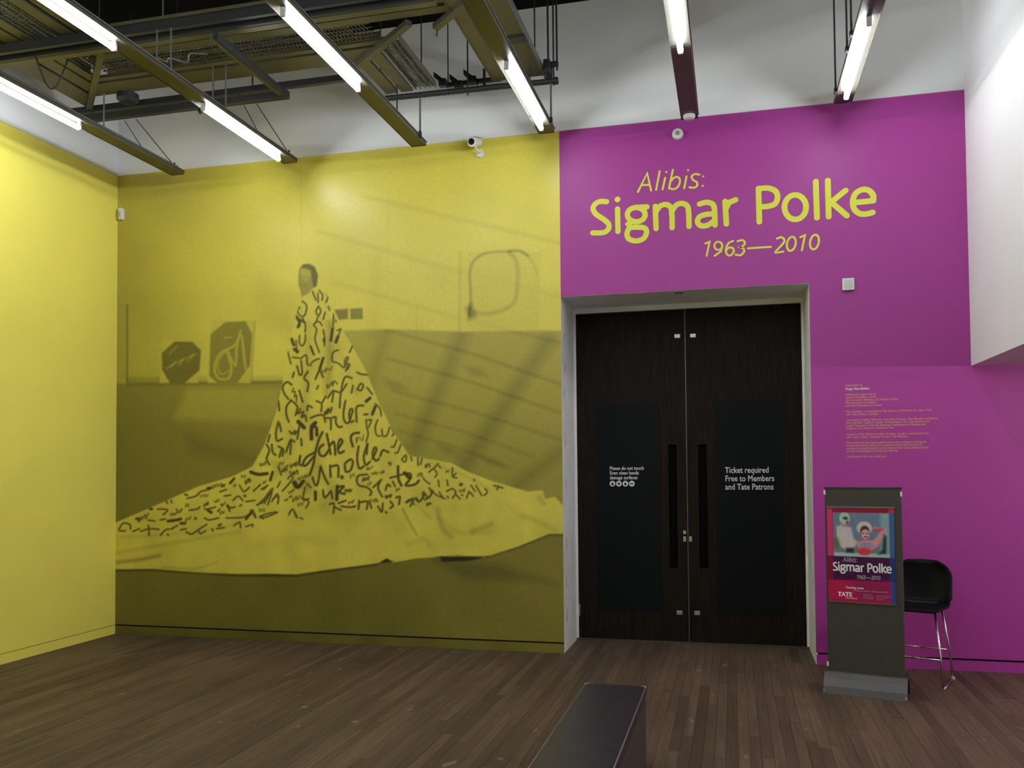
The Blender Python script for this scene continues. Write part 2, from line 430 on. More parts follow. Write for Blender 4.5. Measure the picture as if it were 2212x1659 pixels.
# right bulkhead with the lower adjoining space beyond
o = MB().box(XR, XR + 0.2, YREAR, D - 0.0005, ZB, ZC).box(XR + 0.2, XE, YREAR, D - 0.0005, ZB, ZB + 0.12).build('wall_right', M['white'])
tag(o, kind='structure')
o = MB().box(XE, XE + 0.2, YREAR, D + 0.2, 0, ZC).build('wall_far_right', M['white']); tag(o, kind='structure')
o = MB().box(XL - 0.2, XE + 0.2, YREAR - 0.2, YREAR, 0, ZC).build('wall_rear', M['white']); tag(o, kind='structure')

# ------------------------------------------------------------------ double door in the recess
YD = D + DEPTH
door = empty('door_1', ((XS + XD) / 2, YD, 0)); tag(door, kind='structure')
PI_ = Matrix.Translation((-(XS + XD) / 2, -YD, 0))
def dchild(o): o.matrix_parent_inverse = PI_; return o
XM = -0.441; ZD = 3.335
dchild(MB().box(XS, XD, YD - 0.03, YD + 0.06, ZD + 0.004, ZH).build('frame_head', M['jamb'], door))
dchild(MB().box(XS, XS + 0.022, YD - 0.02, YD + 0.06, 0, ZD + 0.004).build('frame_side', M['jamb'], door))
dchild(MB().box(XD - 0.022, XD, YD - 0.02, YD + 0.06, 0, ZD + 0.004).build('frame_side', M['jamb'], door))
dchild(MB().box(XS + 0.001, XD - 0.001, YD - 0.035, YD + 0.06, 0, 0.018).build('threshold', mat('dull_threshold', (0.06, 0.05, 0.04), 0.5), door))
dchild(MB().box(XM - 0.0035, XM + 0.0035, YD + 0.004, YD + 0.02, 0.02, ZD).build('meeting_strip', M['steel_mid'], door))
def leaf(x0, x1, gx0, gx1, hx0, hx1):
    b = MB()   # leaf with the slot of the recessed pull cut out
    z0, z1 = 0.745, 1.975
    b.box(x0, hx0, YD, YD + 0.05, 0.02, ZD).box(hx1, x1, YD, YD + 0.05, 0.02, ZD)
    b.box(hx0, hx1, YD, YD + 0.05, 0.02, z0).box(hx0, hx1, YD, YD + 0.05, z1, ZD)
    lf = dchild(b.build('door_leaf', M['door'], door))
    def sub(o): return o
    sub(MB().box(hx0, hx1, YD + 0.032, YD + 0.05, z0, z1).build('recessed_pull', mat('pull_back', (0.0025, 0.0022, 0.002), 0.7, spec=0.05), lf))
    sub(MB().box(gx0, gx1, YD - 0.004, YD + 0.001, 0.30, 2.40).build('graphic_panel', M['graphic'], lf))
    return lf
lfL = leaf(XS + 0.023, XM - 0.004, -1.352, -0.70, -0.622, -0.540)
lfR = leaf(XM + 0.004, XD - 0.023, -0.165, 0.485, -0.330, -0.245)
for lf, xx, zz in ((lfL, -0.517, 3.068), (lfR, -0.362, 3.066), (lfL, -0.533, 0.303), (lfR, -0.361, 0.305)):
    MB().box(xx - 0.028, xx + 0.028, YD - 0.006, YD + 0.001, zz - 0.020, zz + 0.020).build('lock_plate', M['steel_light'], lf, bevel=0.003)
for lf, xx, zz, hh in ((lfL, -0.472, 1.10, 0.018), (lfL, -0.472, 1.035, 0.026), (lfR, -0.415, 1.035, 0.026)):
    MB().box(xx - 0.014, xx + 0.014, YD - 0.008, YD + 0.001, zz - hh, zz + hh).build('latch_plate', M['steel_light'], lf, bevel=0.003)
MB().box(XS + 0.024, XS + 0.036, YD - 0.006, YD + 0.001, 0.24, 0.36).build('hinge', M['steel_light'], lfL, bevel=0.002)
text_obj('door_text', 'Please do not touch\nEven clean hands\ndamage surfaces', 0.050, M['sign_white'], lfL, wallplane(-1.214, YD - 0.0048, 1.728), line=0.95, width=0.345, bold=0.0008)
text_obj('door_text', 'Ticket required\nFree to Members\nand Tate Patrons', 0.082, M['sign_white'], lfR, wallplane(-0.072, YD - 0.0048, 1.690), line=1.0, width=0.465, bold=0.001)
for k in range(4):   # row of four round pictograms: hand / cross / hand / bar
    xx, zz = -1.187 + k * 0.0655, 1.588
    b = MB()
    N = 20
    ring = [(xx + 0.029 * math.cos(2 * math.pi * t / N), YD - 0.0048, zz + 0.029 * math.sin(2 * math.pi * t / N)) for t in range(N)]
    b.bm.faces.new([b.bm.verts.new(p) for p in ring])
    ic = b.build('pictogram', M['sign_white'], lfL)
    b = MB(); y2 = YD - 0.0054
    if k in (0, 2):
        b.quad((xx - 0.012, y2, zz - 0.016), (xx + 0.010, y2, zz - 0.016), (xx + 0.014, y2, zz + 0.004), (xx - 0.010, y2, zz + 0.004))
        b.quad((xx - 0.004, y2, zz), (xx + 0.004, y2, zz), (xx + 0.004, y2, zz + 0.019), (xx - 0.004, y2, zz + 0.019))
    elif k == 1:
        b.quad((xx - 0.005, y2, zz - 0.015), (xx + 0.005, y2, zz - 0.015), (xx + 0.005, y2, zz + 0.015), (xx - 0.005, y2, zz + 0.015))
        b.quad((xx - 0.015, y2, zz - 0.005), (xx + 0.015, y2, zz - 0.005), (xx + 0.015, y2, zz + 0.005), (xx - 0.015, y2, zz + 0.005))
    else:
        b.quad((xx - 0.017, y2, zz - 0.007), (xx + 0.017, y2, zz - 0.007), (xx + 0.017, y2, zz + 0.005), (xx - 0.017, y2, zz + 0.005))
    b.build('pictogram_mark', M['graphic'], lfL)
wb('door_catch', MB().box(-0.50, -0.42, D + 0.10, D + 0.13, ZH - 0.006, ZH - 0.001), M['scuff'])
# scuff marks along the recess lining
scf = MB()
for zz in (0.35, 0.62, 1.05, 1.62, 1.98, 2.35, 2.72, 3.05):
    for s, xx in ((1, XS + 0.0015), (-1, XD - 0.0015)):
        y0 = D + random.uniform(0.10, 0.16); y1 = y0 + random.uniform(0.03, 0.06); h = random.uniform(0.06, 0.16); z0 = zz + random.uniform(-0.1, 0.1)
        for q in range(3):
            a = random.uniform(0, 0.03); hh = h * random.uniform(0.4, 1)
            scf.quad((xx + s * 0.0002 * q, y0 + a, z0), (xx + s * 0.0002 * q, y0 + a + 0.010, z0 + 0.01), (xx + s * 0.0002 * q, y1 - a * 0.5 + 0.004, z0 + hh), (xx + s * 0.0002 * q, y1 - a * 0.5 - 0.004, z0 + hh))
wb('scuff_marks', scf, M['scuff'])

# ------------------------------------------------------------------ mural print (monochrome photograph printed on the yellow wall)
def soft_poly(u, v, pts, soft=3.0):
    pts = np.array(pts, float); ins = np.zeros(u.shape, bool); dist = np.full(u.shape, 1e9)
    for a, b in zip(pts, np.roll(pts, -1, 0)):
        c = ((a[1] > v) != (b[1] > v)) & (u < (b[0] - a[0]) * (v - a[1]) / (b[1] - a[1] + 1e-9) + a[0]); ins ^= c
        d = b - a; t = np.clip(((u - a[0]) * d[0] + (v - a[1]) * d[1]) / (d @ d + 1e-9), 0, 1)
        dist = np.minimum(dist, np.hypot(u - a[0] - t * d[0], v - a[1] - t * d[1]))
    sd = np.where(ins, dist, -dist)
    return np.clip(sd / (2 * soft) + 0.5, 0, 1)

def soft_line(u, v, pts, width, soft=2.0):
    """0..1 coverage of a polyline, computed inside its bounding box only."""
    out = np.zeros(u.shape); pts = [np.array(p, float) for p in pts]; m = width / 2 + soft + 1
    for a, b in zip(pts[:-1], pts[1:]):
        lo = np.minimum(a, b) - m; hi = np.maximum(a, b) + m
        sel = np.nonzero((u > lo[0]) & (u < hi[0]) & (v > lo[1]) & (v < hi[1]))
        if not len(sel[0]): continue
        uu, vv = u[sel], v[sel]; d = b - a; t = np.clip(((uu - a[0]) * d[0] + (vv - a[1]) * d[1]) / (d @ d + 1e-9), 0, 1)
        ds = np.hypot(uu - a[0] - t * d[0], vv - a[1] - t * d[1])
        out[sel] = np.maximum(out[sel], np.clip((width / 2 - ds) / (2 * soft) + 0.5, 0, 1))
    return out

def vnoise(u, v, scale, seed):
    r = np.random.default_rng(seed); G = r.random((80, 80))
    x = (u / scale) % 79; y = (v / scale) % 79
    xi = x.astype(int); yi = y.astype(int); fx = x - xi; fy = y - yi
    fx = fx * fx * (3 - 2 * fx); fy = fy * fy * (3 - 2 * fy)
    a = G[yi, xi]; b = G[yi, (xi + 1) % 80]; c = G[(yi + 1) % 80, xi]; d = G[(yi + 1) % 80, (xi + 1) % 80]
    return a * (1 - fx) * (1 - fy) + b * fx * (1 - fy) + c * (1 - fx) * fy + d * fx * fy

def lerp(a, b, t): return a + (b - a) * t
def sstep(a, b, x):
    t = np.clip((x - a) / (b - a), 0, 1); return t * t * (3 - 2 * t)

def Z5(*p): return [(540 + a / 4.879, 780 + b / 4.879) for a, b in p]
def Z8(*p): return [(580 + a / 6.382, 540 + b / 6.382) for a, b in p]
def Z6(*p): return [(860 + a / 5.53, 960 + b / 5.53) for a, b in p]
def Z4(*p): return [(240 + a / 4.254, 980 + b / 4.254) for a, b in p]

SCRAWL = []   # (points, width)
def sw(pts, w=4.2): SCRAWL.append((smooth_line(pts, 3), w))
# middle of the cloak
for q in [[(640, 600), (700, 575), (770, 570), (795, 640)], [(800, 600), (850, 610), (852, 720)], [(862, 600), (905, 590), (905, 650), (935, 695), (970, 690)],
          [(1005, 420), (985, 560), (1000, 640), (1040, 650), (1065, 590)], [(1060, 590), (1085, 520), (1060, 505), (1045, 570), (1062, 640), (1095, 630)], [(1125, 640), (1120, 500), (1150, 470), (1195, 470)]]: sw(Z5(*q), 5)
sw(Z5((1225, 425), (1265, 390)), 8); sw(Z5((1205, 565), (1240, 560)), 5); sw(Z5((1320, 480), (1290, 560)), 8); sw(Z5((1320, 450), (1370, 500), (1385, 580)), 4)
for q in [[(775, 880), (730, 920), (735, 985), (785, 1000), (830, 940)], [(810, 770), (830, 870), (850, 980)], [(845, 890), (880, 850), (895, 900), (900, 985)],
          [(925, 930), (975, 850), (950, 825), (928, 890), (940, 970), (990, 950)], [(1085, 900), (1062, 810), (1090, 765), (1150, 755)]]: sw(Z5(*q), 6)
for q in [[(765, 750), (725, 830), (690, 960), (670, 1080), (630, 1200)], [(690, 960), (600, 1010), (560, 1080), (590, 1100), (680, 1000)], [(530, 1000), (520, 1080), (545, 1100)]]: sw(Z5(*q), 6)
for q in [[(1225, 620), (1230, 690), (1245, 770), (1225, 850)], [(1240, 625), (1280, 620), (1250, 700)], [(1345, 620), (1320, 700), (1335, 780), (1375, 790)], [(1390, 720), (1400, 790), (1445, 780), (1470, 700)], [(1490, 690), (1515, 760), (1500, 790)],
          [(1545, 830), (1520, 900), (1490, 905)], [(1590, 880), (1560, 960), (1530, 970)], [(1640, 990), (1600, 1040), (1640, 1060), (1650, 1000)]]: sw(Z5(*q), 4)
for q in [[(660, 1225), (685, 1300), (715, 1290), (745, 1110)], [(745, 1110), (785, 1220), (825, 1295)], [(845, 1100), (850, 1220)], [(860, 1110), (930, 1105), (930, 1220)], [(1000, 1080), (1060, 1035), (1085, 1070), (1060, 1150), (1010, 1165), (1000, 1100)],
          [(1145, 900), (1130, 1020), (1150, 1130), (1200, 1110)], [(1240, 870), (1200, 1000), (1220, 1095), (1265, 1060)], [(1240, 870), (1230, 980)], [(1290, 1030), (1335, 930), (1310, 915), (1292, 990), (1325, 1050), (1360, 1030)], [(1375, 1000), (1400, 940), (1460, 960)]]: sw(Z5(*q), 5.5)
for q in [[(1235, 1195), (1150, 1205), (1125, 1255), (1150, 1310), (1230, 1330), (1280, 1375), (1265, 1415)], [(1300, 1330), (1385, 1250)], [(1375, 1260), (1350, 1340), (1395, 1430)], [(1430, 1360), (1450, 1300), (1480, 1320)], [(1505, 1270), (1530, 1320)], [(1480, 1230), (1560, 1210), (1620, 1190)]]: sw(Z5(*q), 5)
sw(Z5((1560, 1110), (1565, 1240), (1595, 1310)), 7); sw(Z5((1620, 1180), (1690, 1190), (1690, 1240), (1640, 1310), (1740, 1300), (1780, 1260)), 6); sw(Z5((1630, 1180), (1680, 1230)), 10)
for q in [[(300, 640), (275, 750), (285, 840), (340, 820)], [(310, 660), (330, 740)], [(175, 880), (205, 940), (175, 1030), (205, 1090)], [(230, 880), (240, 960), (270, 990)], [(310, 1010), (335, 930)], [(380, 960), (430, 830), (425, 980)], [(440, 830), (470, 850)],
          [(540, 820), (545, 890)], [(300, 900), (350, 930), (345, 1000)], [(210, 780), (190, 850)]]: sw(Z5(*q), 5)
sw(Z5((510, 640), (570, 700)), 11); sw(Z5((520, 690), (500, 820)), 5); sw(Z5((690, 650), (650, 700), (648, 820)), 10); sw(Z5((650, 690), (700, 700), (705, 780)), 8)
for q in [[(700, 420), (755, 450), (750, 530)], [(800, 370), (760, 440)], [(820, 390), (880, 310), (865, 430)], [(880, 310), (940, 330)], [(945, 490), (960, 320), (1000, 170), (1075, 180)], [(1020, 240), (970, 320)], [(1085, 260), (1070, 335)], [(1130, 300), (1165, 240), (1195, 260), (1170, 310), (1135, 300)], [(1235, 280), (1290, 350)], [(1130, 120), (1180, 140), (1240, 145)], [(720, 260), (705, 295)]]: sw(Z5(*q), 4.5)
for q in [[(440, 250), (390, 220), (345, 270), (360, 340), (405, 400)], [(430, 420), (385, 480), (385, 570), (410, 640)], [(430, 410), (500, 480), (480, 570)], [(520, 310), (555, 430)], [(610, 110), (570, 180), (615, 230), (605, 320)], [(605, 520), (610, 470), (655, 490)], [(690, 190), (735, 100), (770, 170)], [(450, 170), (465, 120)], [(500, 60), (520, 140), (550, 130), (540, 0)], [(1010, 100), (1050, 40), (1020, 30)], [(300, 420), (310, 520)]]: sw(Z5(*q), 5)
sw(Z5((10, 1170), (90, 1195), (180, 1185)), 9); sw(Z5((215, 1255), (240, 1170)), 7)
for q in [[(300, 1110), (330, 1200)], [(330, 1170), (400, 1100)], [(400, 1240), (430, 1205), (450, 1240), (380, 1330)], [(340, 1370), (380, 1330)], [(290, 1330), (320, 1270)], [(40, 1370), (110, 1300)], [(120, 1350), (190, 1310)], [(80, 1520), (150, 1450), (210, 1370), (240, 1350), (150, 1500)], [(230, 1480), (290, 1400), (300, 1490)], [(580, 1330), (560, 1460), (620, 1450)], [(600, 1290), (640, 1330)],
          [(540, 1440), (620, 1480), (590, 1550)], [(410, 1620), (450, 1560), (500, 1650)], [(0, 1600), (30, 1570), (60, 1640)], [(100, 1640), (180, 1610), (280, 1590)]]: sw(Z5(*q), 4)
sw(Z5((460, 1280), (495, 1330), (565, 1265)), 9); sw(Z5((690, 1380), (690, 1460)), 8); sw(Z5((770, 1360), (785, 1440), (830, 1400), (855, 1370), (870, 1450)), 5); sw(Z5((920, 1320), (915, 1460)), 9); sw(Z5((920, 1330), (990, 1320), (940, 1380), (1000, 1400)), 6)
for q in [[(880, 1600), (885, 1500), (840, 1510)], [(890, 1540), (960, 1570)], [(930, 1500), (1010, 1470)], [(960, 1530), (1050, 1540), (1110, 1530)], [(1150, 1470), (1145, 1560)], [(1160, 1490), (1240, 1480), (1230, 1560)], [(1260, 1470), (1280, 1550)], [(1350, 1530), (1390, 1590), (1400, 1500)], [(1440, 1600), (1430, 1590)],
          [(1480, 1480), (1510, 1520), (1480, 1550)], [(1540, 1440), (1580, 1430), (1570, 1510)], [(1650, 1490), (1720, 1460), (1690, 1530)], [(1750, 1440), (1790, 1480), (1840, 1400)], [(1830, 1380), (1880, 1440), (1930, 1370)]]: sw(Z5(*q), 5)
# upper part of the cloak
for q in [[(430, 790), (400, 840), (440, 910), (500, 900), (528, 770), (465, 705)], [(470, 940), (510, 1030), (505, 1130)], [(690, 775), (655, 850), (690, 905), (722, 840), (692, 780)], [(685, 920), (655, 990)], [(740, 1040), (690, 985), (625, 1030), (665, 1100), (640, 1230), (700, 1410)], [(780, 860), (755, 960)], [(900, 880), (890, 1050)],
          [(610, 575), (655, 690)], [(682, 600), (685, 720)], [(700, 560), (745, 620), (738, 690)], [(770, 560), (820, 640), (795, 720)], [(825, 780), (845, 830)], [(880, 740), (882, 790)], [(935, 870), (930, 990)], [(430, 1180), (425, 1280), (465, 1320), (505, 1260), (510, 1170)], [(335, 960), (325, 1050)],
          [(380, 1250), (390, 1420)], [(265, 1400), (310, 1570)], [(440, 1500), (520, 1450), (535, 1570), (590, 1590)], [(590, 1560), (640, 1520), (700, 1500)], [(960, 1380), (890, 1415), (880, 1530), (960, 1560), (1030, 1620)], [(1040, 1620), (1100, 1490), (1070, 1490), (1050, 1570), (1100, 1640)], [(1165, 1310), (1120, 1410)], [(755, 1100), (775, 1230), (770, 1320)], [(1000, 1090), (960, 1190), (930, 1280)], [(950, 1110), (1000, 1090)], [(390, 1600), (410, 1650)], [(330, 1480), (420, 1490)]]: sw(Z8(*q), 4)
sw(Z8((400, 940), (430, 1000), (410, 1060)), 8); sw(Z8((370, 900), (430, 970)), 6); sw(Z8((500, 1000), (430, 960)), 6); sw(Z8((320, 1230), (350, 1310)), 8); sw(Z8((360, 1370), (400, 1400)), 9); sw(Z8((580, 1330), (625, 1440)), 6); sw(Z8((885, 1080), (860, 1250)), 7); sw(Z8((960, 1190), (930, 1270)), 8); sw(Z8((755, 1490), (705, 1650)), 7); sw(Z8((760, 1230), (770, 1270)), 6)
# right train
for q in [[(150, 150), (165, 190)], [(235, 160), (240, 250)], [(285, 170), (270, 240)], [(370, 330), (430, 280), (480, 230)], [(430, 290), (465, 350), (440, 390)], [(490, 260), (505, 280)], [(650, 280), (650, 380), (700, 400)], [(690, 350), (650, 380)], [(300, 400), (330, 440), (380, 470)], [(480, 430), (490, 500)], [(585, 430), (595, 490)], [(90, 690), (160, 650), (190, 720)], [(180, 640), (250, 690)], [(290, 580), (320, 660), (400, 590), (370, 520)],
          [(370, 520), (450, 600), (560, 650)], [(490, 570), (530, 630)], [(590, 620), (600, 640)], [(580, 560), (650, 530), (690, 580), (650, 640)], [(680, 590), (740, 650)], [(820, 640), (850, 570), (900, 620)], [(840, 560), (880, 590)], [(870, 490), (920, 560)], [(930, 490), (975, 570), (1000, 610)], [(1040, 530), (1065, 570), (1030, 610)], [(1145, 490), (1250, 520)], [(1200, 500), (1180, 540)], [(905, 420), (915, 430)], [(760, 600), (770, 610)]]: sw(Z6(*q), 4)
# left train: squiggled lines of writing
for q in [[(70, 700), (110, 640), (170, 650), (180, 690)], [(80, 710), (130, 710)], [(200, 715), (260, 690)], [(270, 715), (350, 690), (440, 695)], [(345, 660), (350, 750)], [(455, 750), (500, 700), (570, 690)], [(520, 740), (525, 750)], [(570, 680), (610, 660)], [(640, 700), (690, 690)], [(690, 720), (740, 740), (800, 700), (880, 650)], [(800, 700), (820, 735), (870, 710)], [(930, 690), (935, 710)], [(970, 690), (1040, 680)], [(1130, 660), (1180, 630), (1190, 680)], [(1240, 670), (1300, 650), (1300, 670)],
          [(340, 610), (400, 620)], [(450, 610), (500, 600)], [(430, 510), (480, 510), (520, 520), (480, 560)], [(600, 510), (625, 540), (650, 510)], [(720, 520), (790, 510), (815, 490)], [(860, 510), (930, 500), (960, 490)], [(1070, 470), (1090, 530)], [(1090, 500), (1140, 490)], [(980, 530), (1000, 510)], [(860, 590), (900, 610), (990, 590)], [(1060, 590), (1140, 590), (1230, 580), (1300, 530)], [(1280, 520), (1330, 590)], [(1370, 590), (1430, 580), (1530, 540)], [(1380, 570), (1400, 600)],
          [(700, 410), (780, 390), (820, 350), (900, 330)], [(1040, 390), (1100, 380)], [(1120, 430), (1170, 390), (1210, 430)], [(1240, 440), (1320, 430)], [(1340, 470), (1400, 440), (1480, 340), (1440, 470)], [(1490, 410), (1540, 390), (1530, 460)], [(1180, 290), (1220, 350), (1270, 310)], [(1310, 340), (1370, 290)], [(1400, 330), (1440, 290)], [(1000, 350), (1060, 330)], [(500, 430), (520, 455)], [(550, 430), (560, 450)], [(1640, 540), (1670, 510), (1700, 580)], [(1740, 590), (1760, 600)], [(1180, 480), (1200, 470)], [(1640, 400), (1660, 390)], [(1600, 430), (1620, 420)]]: sw(Z4(*q), 4)
sw(Z4((525, 620), (600, 610), (640, 600)), 8); sw(Z4((640, 640), (680, 640)), 7); sw(Z4((230, 600), (260, 595), (255, 620)), 6); sw(Z4((1095, 270), (1130, 230)), 7); sw(Z4((890, 520), (920, 540)), 8); sw(Z4((890, 320), (915, 315)), 8); sw(Z4((355, 505), (375, 510)), 6); sw(Z4((1240, 600), (1290, 540)), 7); sw(Z4((1070, 480), (1090, 500)), 7); sw(Z4((1690, 260), (1720, 310), (1760, 260)), 9); sw(Z4((680, 375), (700, 380)), 5)

CLOAK = [(651, 645), (662, 632), (676, 626), (694, 624), (708, 640), (725, 690), (760, 745), (790, 800), (815, 862), (850, 935), (885, 985), (930, 992), (975, 1000), (1012, 1020), (1060, 1038), (1140, 1062), (1172, 1059), (1178, 1078), (1198, 1073), (1222, 1098), (1222, 1153), (1186, 1153), (1120, 1180), (1060, 1200), (980, 1203), (950, 1201), (934, 1204), (900, 1206), (850, 1215), (835, 1206), (815, 1217), (700, 1232), (640, 1241), (580, 1239), (520, 1240), (440, 1238), (380, 1233), (330, 1229), (240, 1230), (240, 1133), (340, 1090), (430, 1050), (500, 1030), (545, 1008), (572, 960), (595, 895), (610, 830), (622, 760), (634, 700), (646, 662)]


WRITTEN = [(655, 655), (700, 640), (722, 700), (785, 805), (845, 935), (885, 992), (975, 1008), (1050, 1045), (1090, 1062), (1010, 1080), (900, 1095), (760, 1098), (560, 1122), (420, 1145), (262, 1158), (258, 1138), (345, 1098), (440, 1056), (550, 1016), (580, 965), (603, 895), (618, 830), (632, 740)]
def fill_scrawl():
    """small hooked and looped pen marks in the bare spots between the larger letters"""
    r = random.Random(3); pts = np.array([p for q, _ in SCRAWL for p in q]); new = []
    W_ = np.array(WRITTEN, float)
    for _ in range(2600):
        x = r.uniform(255, 1095); y = r.uniform(640, 1160)
        if soft_poly(np.array([x]), np.array([y]), W_, 1)[0] < 1: continue
        big = 1.0 if y < 1000 else 0.62
        if np.min(np.hypot(*(pts - (x, y)).T)) < 11.5 * big + 2.0: continue
        h = r.uniform(7, 13) * big; n = r.randint(4, 7); adv = h * r.uniform(0.28, 0.5); an = r.uniform(-0.5, 0.05) + (1.1 if x < 690 and y < 900 else 0)
        q = []
        for t in range(n):      # a connected pen squiggle: up and down strokes with a drift and a lean
            a = (t - n / 2) * adv + (r.uniform(-0.3, 0.3)) * h; b = (0.5 if t % 2 else -0.5) * h * r.uniform(0.5, 1.2)
            a -= b * 0.35
            q.append((x + a * math.cos(an) - b * math.sin(an) * 0.4, y + a * math.sin(an) + b))
        sw(q, r.choice((2.2, 2.8, 3.4, 4.6)) * (0.85 if y > 1000 else 1.0)); pts = np.vstack([pts, np.array(q)])
fill_scrawl()

def mural_tone(u, v):
    """printed ink density 0 (bare yellow) .. 1 (black) of the photograph on the wall"""
    k = 0.10 + 0.22 * sstep(560, 250, u) + 0.10 * sstep(420, 800, v) * sstep(700, 250, u)
    k = k + 0.06 * (vnoise(u, v, 130, 1) - 0.5) + 0.05 * (vnoise(u, v, 50, 2) - 0.5)
    k += 0.10 * soft_poly(u, v, [(560, 600), (650, 635), (640, 740), (560, 690)], 22)
    # floor of the pictured room, left and right
    left = soft_poly(u, v, [(200, 829), (620, 822), (640, 1300), (200, 1300)], 3)
    k = lerp(k, 0.60 - 0.06 * sstep(250, 560, u) + 0.05 * sstep(820, 960, v), left)
    k -= 0.13 * soft_poly(u, v, [(405, 838), (605, 838), (600, 915), (375, 905)], 9) * left
    k += 0.08 * soft_poly(u, v, [(400, 935), (580, 990), (550, 1010), (410, 980)], 14) * left
    right = soft_poly(u, v, [(735, 715), (830, 711), (1000, 716), (1170, 714), (1300, 716), (1300, 1300), (700, 1300)], 3)
    k = lerp(k, 0.36 + 0.12 * sstep(720, 1050, v), right)
    for (a, b, c, d, wd, dn) in [(1000, 720, 895, 965, 34, .13), (1185, 735, 1000, 1010, 34, .13), (1230, 960, 1110, 1055, 26, .12), (835, 715, 800, 830, 22, .10)]:
        k += dn * soft_line(u, v, [(a, b), (c, d)], wd, 14) * right
    for i, (a, b, c, d) in enumerate([(835, 712, 1225, 835), (840, 775, 1225, 897), (850, 845, 1225, 955), (855, 893, 1150, 985), (860, 930, 1100, 1010)]):
        k += (0.16 - 0.015 * i) * soft_line(u, v, [(a, b), ((a + c) / 2, (b + d) / 2 - 6), (c, d)], 4, 5) * right
    for (a, b) in [(1025, 800), (965, 970), (1060, 995), (850, 830)]:
        k += 0.13 * soft_poly(u, v, [(a - 22, b - 10), (a + 10, b - 4), (a + 28, b + 14), (a - 6, b + 8)], 8) * right
    for (a, b, c, d, dn) in [(790, 425, 1230, 530, .10), (690, 500, 1000, 590, .10), (1000, 585, 1225, 645, .08), (720, 610, 1000, 690, .09), (1010, 690, 1225, 745, .11)]:
        k += dn * soft_line(u, v, [(a, b), (c, d)], 6, 6)
    k += 0.05 * soft_line(u, v, [(815, 560), (808, 715)], 26, 12) + 0.04 * soft_line(u, v, [(838, 420), (838, 640)], 3, 3) + 0.06 * soft_line(u, v, [(900, 650), (899, 722)], 3, 2)
    # baseboard shadow and leaning pictures at the left
    k += 0.16 * soft_poly(u, v, [(275, 815), (610, 812), (620, 826), (275, 832)], 5)
    k = lerp(k, 0.42, 0.8 * soft_poly(u, v, [(256, 655), (273, 656), (273, 828), (250, 828)], 2)); k += 0.3 * soft_line(u, v, [(275, 660), (275, 825)], 3, 2.5)
    k = lerp(k, 0.26, 0.9 * soft_poly(u, v, [(352, 735), (440, 737), (428, 827), (345, 827)], 2))
    k = lerp(k, 0.70, soft_poly(u, v, [(377, 738), (415, 738), (434, 757), (431, 800), (398, 829), (368, 829), (350, 798), (350, 762)], 2))
    for q in [[(360, 796), (380, 784), (400, 775), (425, 765)], [(370, 792), (378, 782)], [(388, 788), (395, 776)], [(408, 780), (418, 764)], [(366, 765), (382, 748)]]: k -= 0.20 * soft_line(u, v, q, 3, 2)
    k = lerp(k, 0.24, 0.9 * soft_poly(u, v, [(457, 693), (552, 692), (543, 828), (449, 827)], 2)); k += 0.16 * soft_line(u, v, [(551, 695), (543, 825)], 4, 3)
    k = lerp(k, 0.58, soft_poly(u, v, [(487, 696), (531, 694), (545, 722), (540, 790), (512, 828), (470, 828), (452, 812), (455, 722)], 2))
    loop = smooth_line([(520, 715), (508, 745), (478, 762), (464, 790), (470, 815), (492, 818), (500, 795), (490, 755), (508, 790), (512, 745), (522, 725), (530, 790), (540, 812)], 4)
    k = lerp(k, 0.26, 0.8 * soft_line(u, v, loop, 5, 2)); k = lerp(k, 0.26, 0.7 * soft_line(u, v, smooth_line([(488, 757), (470, 785), (478, 808), (498, 800)], 4), 3, 1.6))
    k = lerp(k, 0.28, 0.7 * soft_line(u, v, [(485, 730), (500, 728)], 3, 2))
    # vent
    k = lerp(k, 0.60, soft_poly(u, v, [(722, 669), (752, 667), (752, 689), (732, 691)], 1.8)); k = lerp(k, 0.56, soft_poly(u, v, [(757, 667), (783, 665), (784, 689), (757, 690)], 1.8))
    # drawing of a looped shape at the right
    k += 0.14 * soft_line(u, v, [(994, 545), (993, 714)], 5, 4); k = lerp(k, 0.12, 0.7 * soft_poly(u, v, [(996, 545), (1009, 545), (1008, 716), (995, 718)], 2))
    k = lerp(k, 0.16, 0.6 * soft_poly(u, v, [(1010, 545), (1168, 545), (1164, 712), (1010, 712)], 3))
    ring = smooth_line([(1014, 682), (1017, 640), (1015, 590), (1024, 563), (1050, 547), (1095, 543), (1125, 543), (1148, 562), (1160, 592)], 5)
    k += 0.30 * soft_line(u, v, ring[:34], 5, 3) + 0.12 * soft_line(u, v, ring[26:], 4, 4)
    k += 0.22 * soft_line(u, v, smooth_line([(1100, 545), (1116, 565), (1118, 610), (1112, 650), (1090, 668), (1055, 678), (1025, 675)], 5), 6, 5)
    k += 0.34 * soft_poly(u, v, [(1005, 665), (1020, 655), (1030, 685), (1012, 692)], 5)
    # foreground floor
    k = lerp(k, 0.70 - 0.10 * sstep(700, 1200, u) + 0.05 * (vnoise(u, v, 60, 5) - 0.5), soft_poly(u, v, [(200, 1200), (1300, 1140), (1300, 1700), (200, 1700)], 4))
    k += 0.10 * soft_poly(u, v, [(940, 1210), (1080, 1215), (1200, 1260), (1000, 1250)], 12)
    # cloak
    cl = soft_poly(u, v, CLOAK, 1.6)
    t = 0.13 + 0.10 * (vnoise(u, v * 0.5, 30, 8) - 0.5) + 0.08 * (vnoise(u + v, v - u, 40, 9) - 0.5)
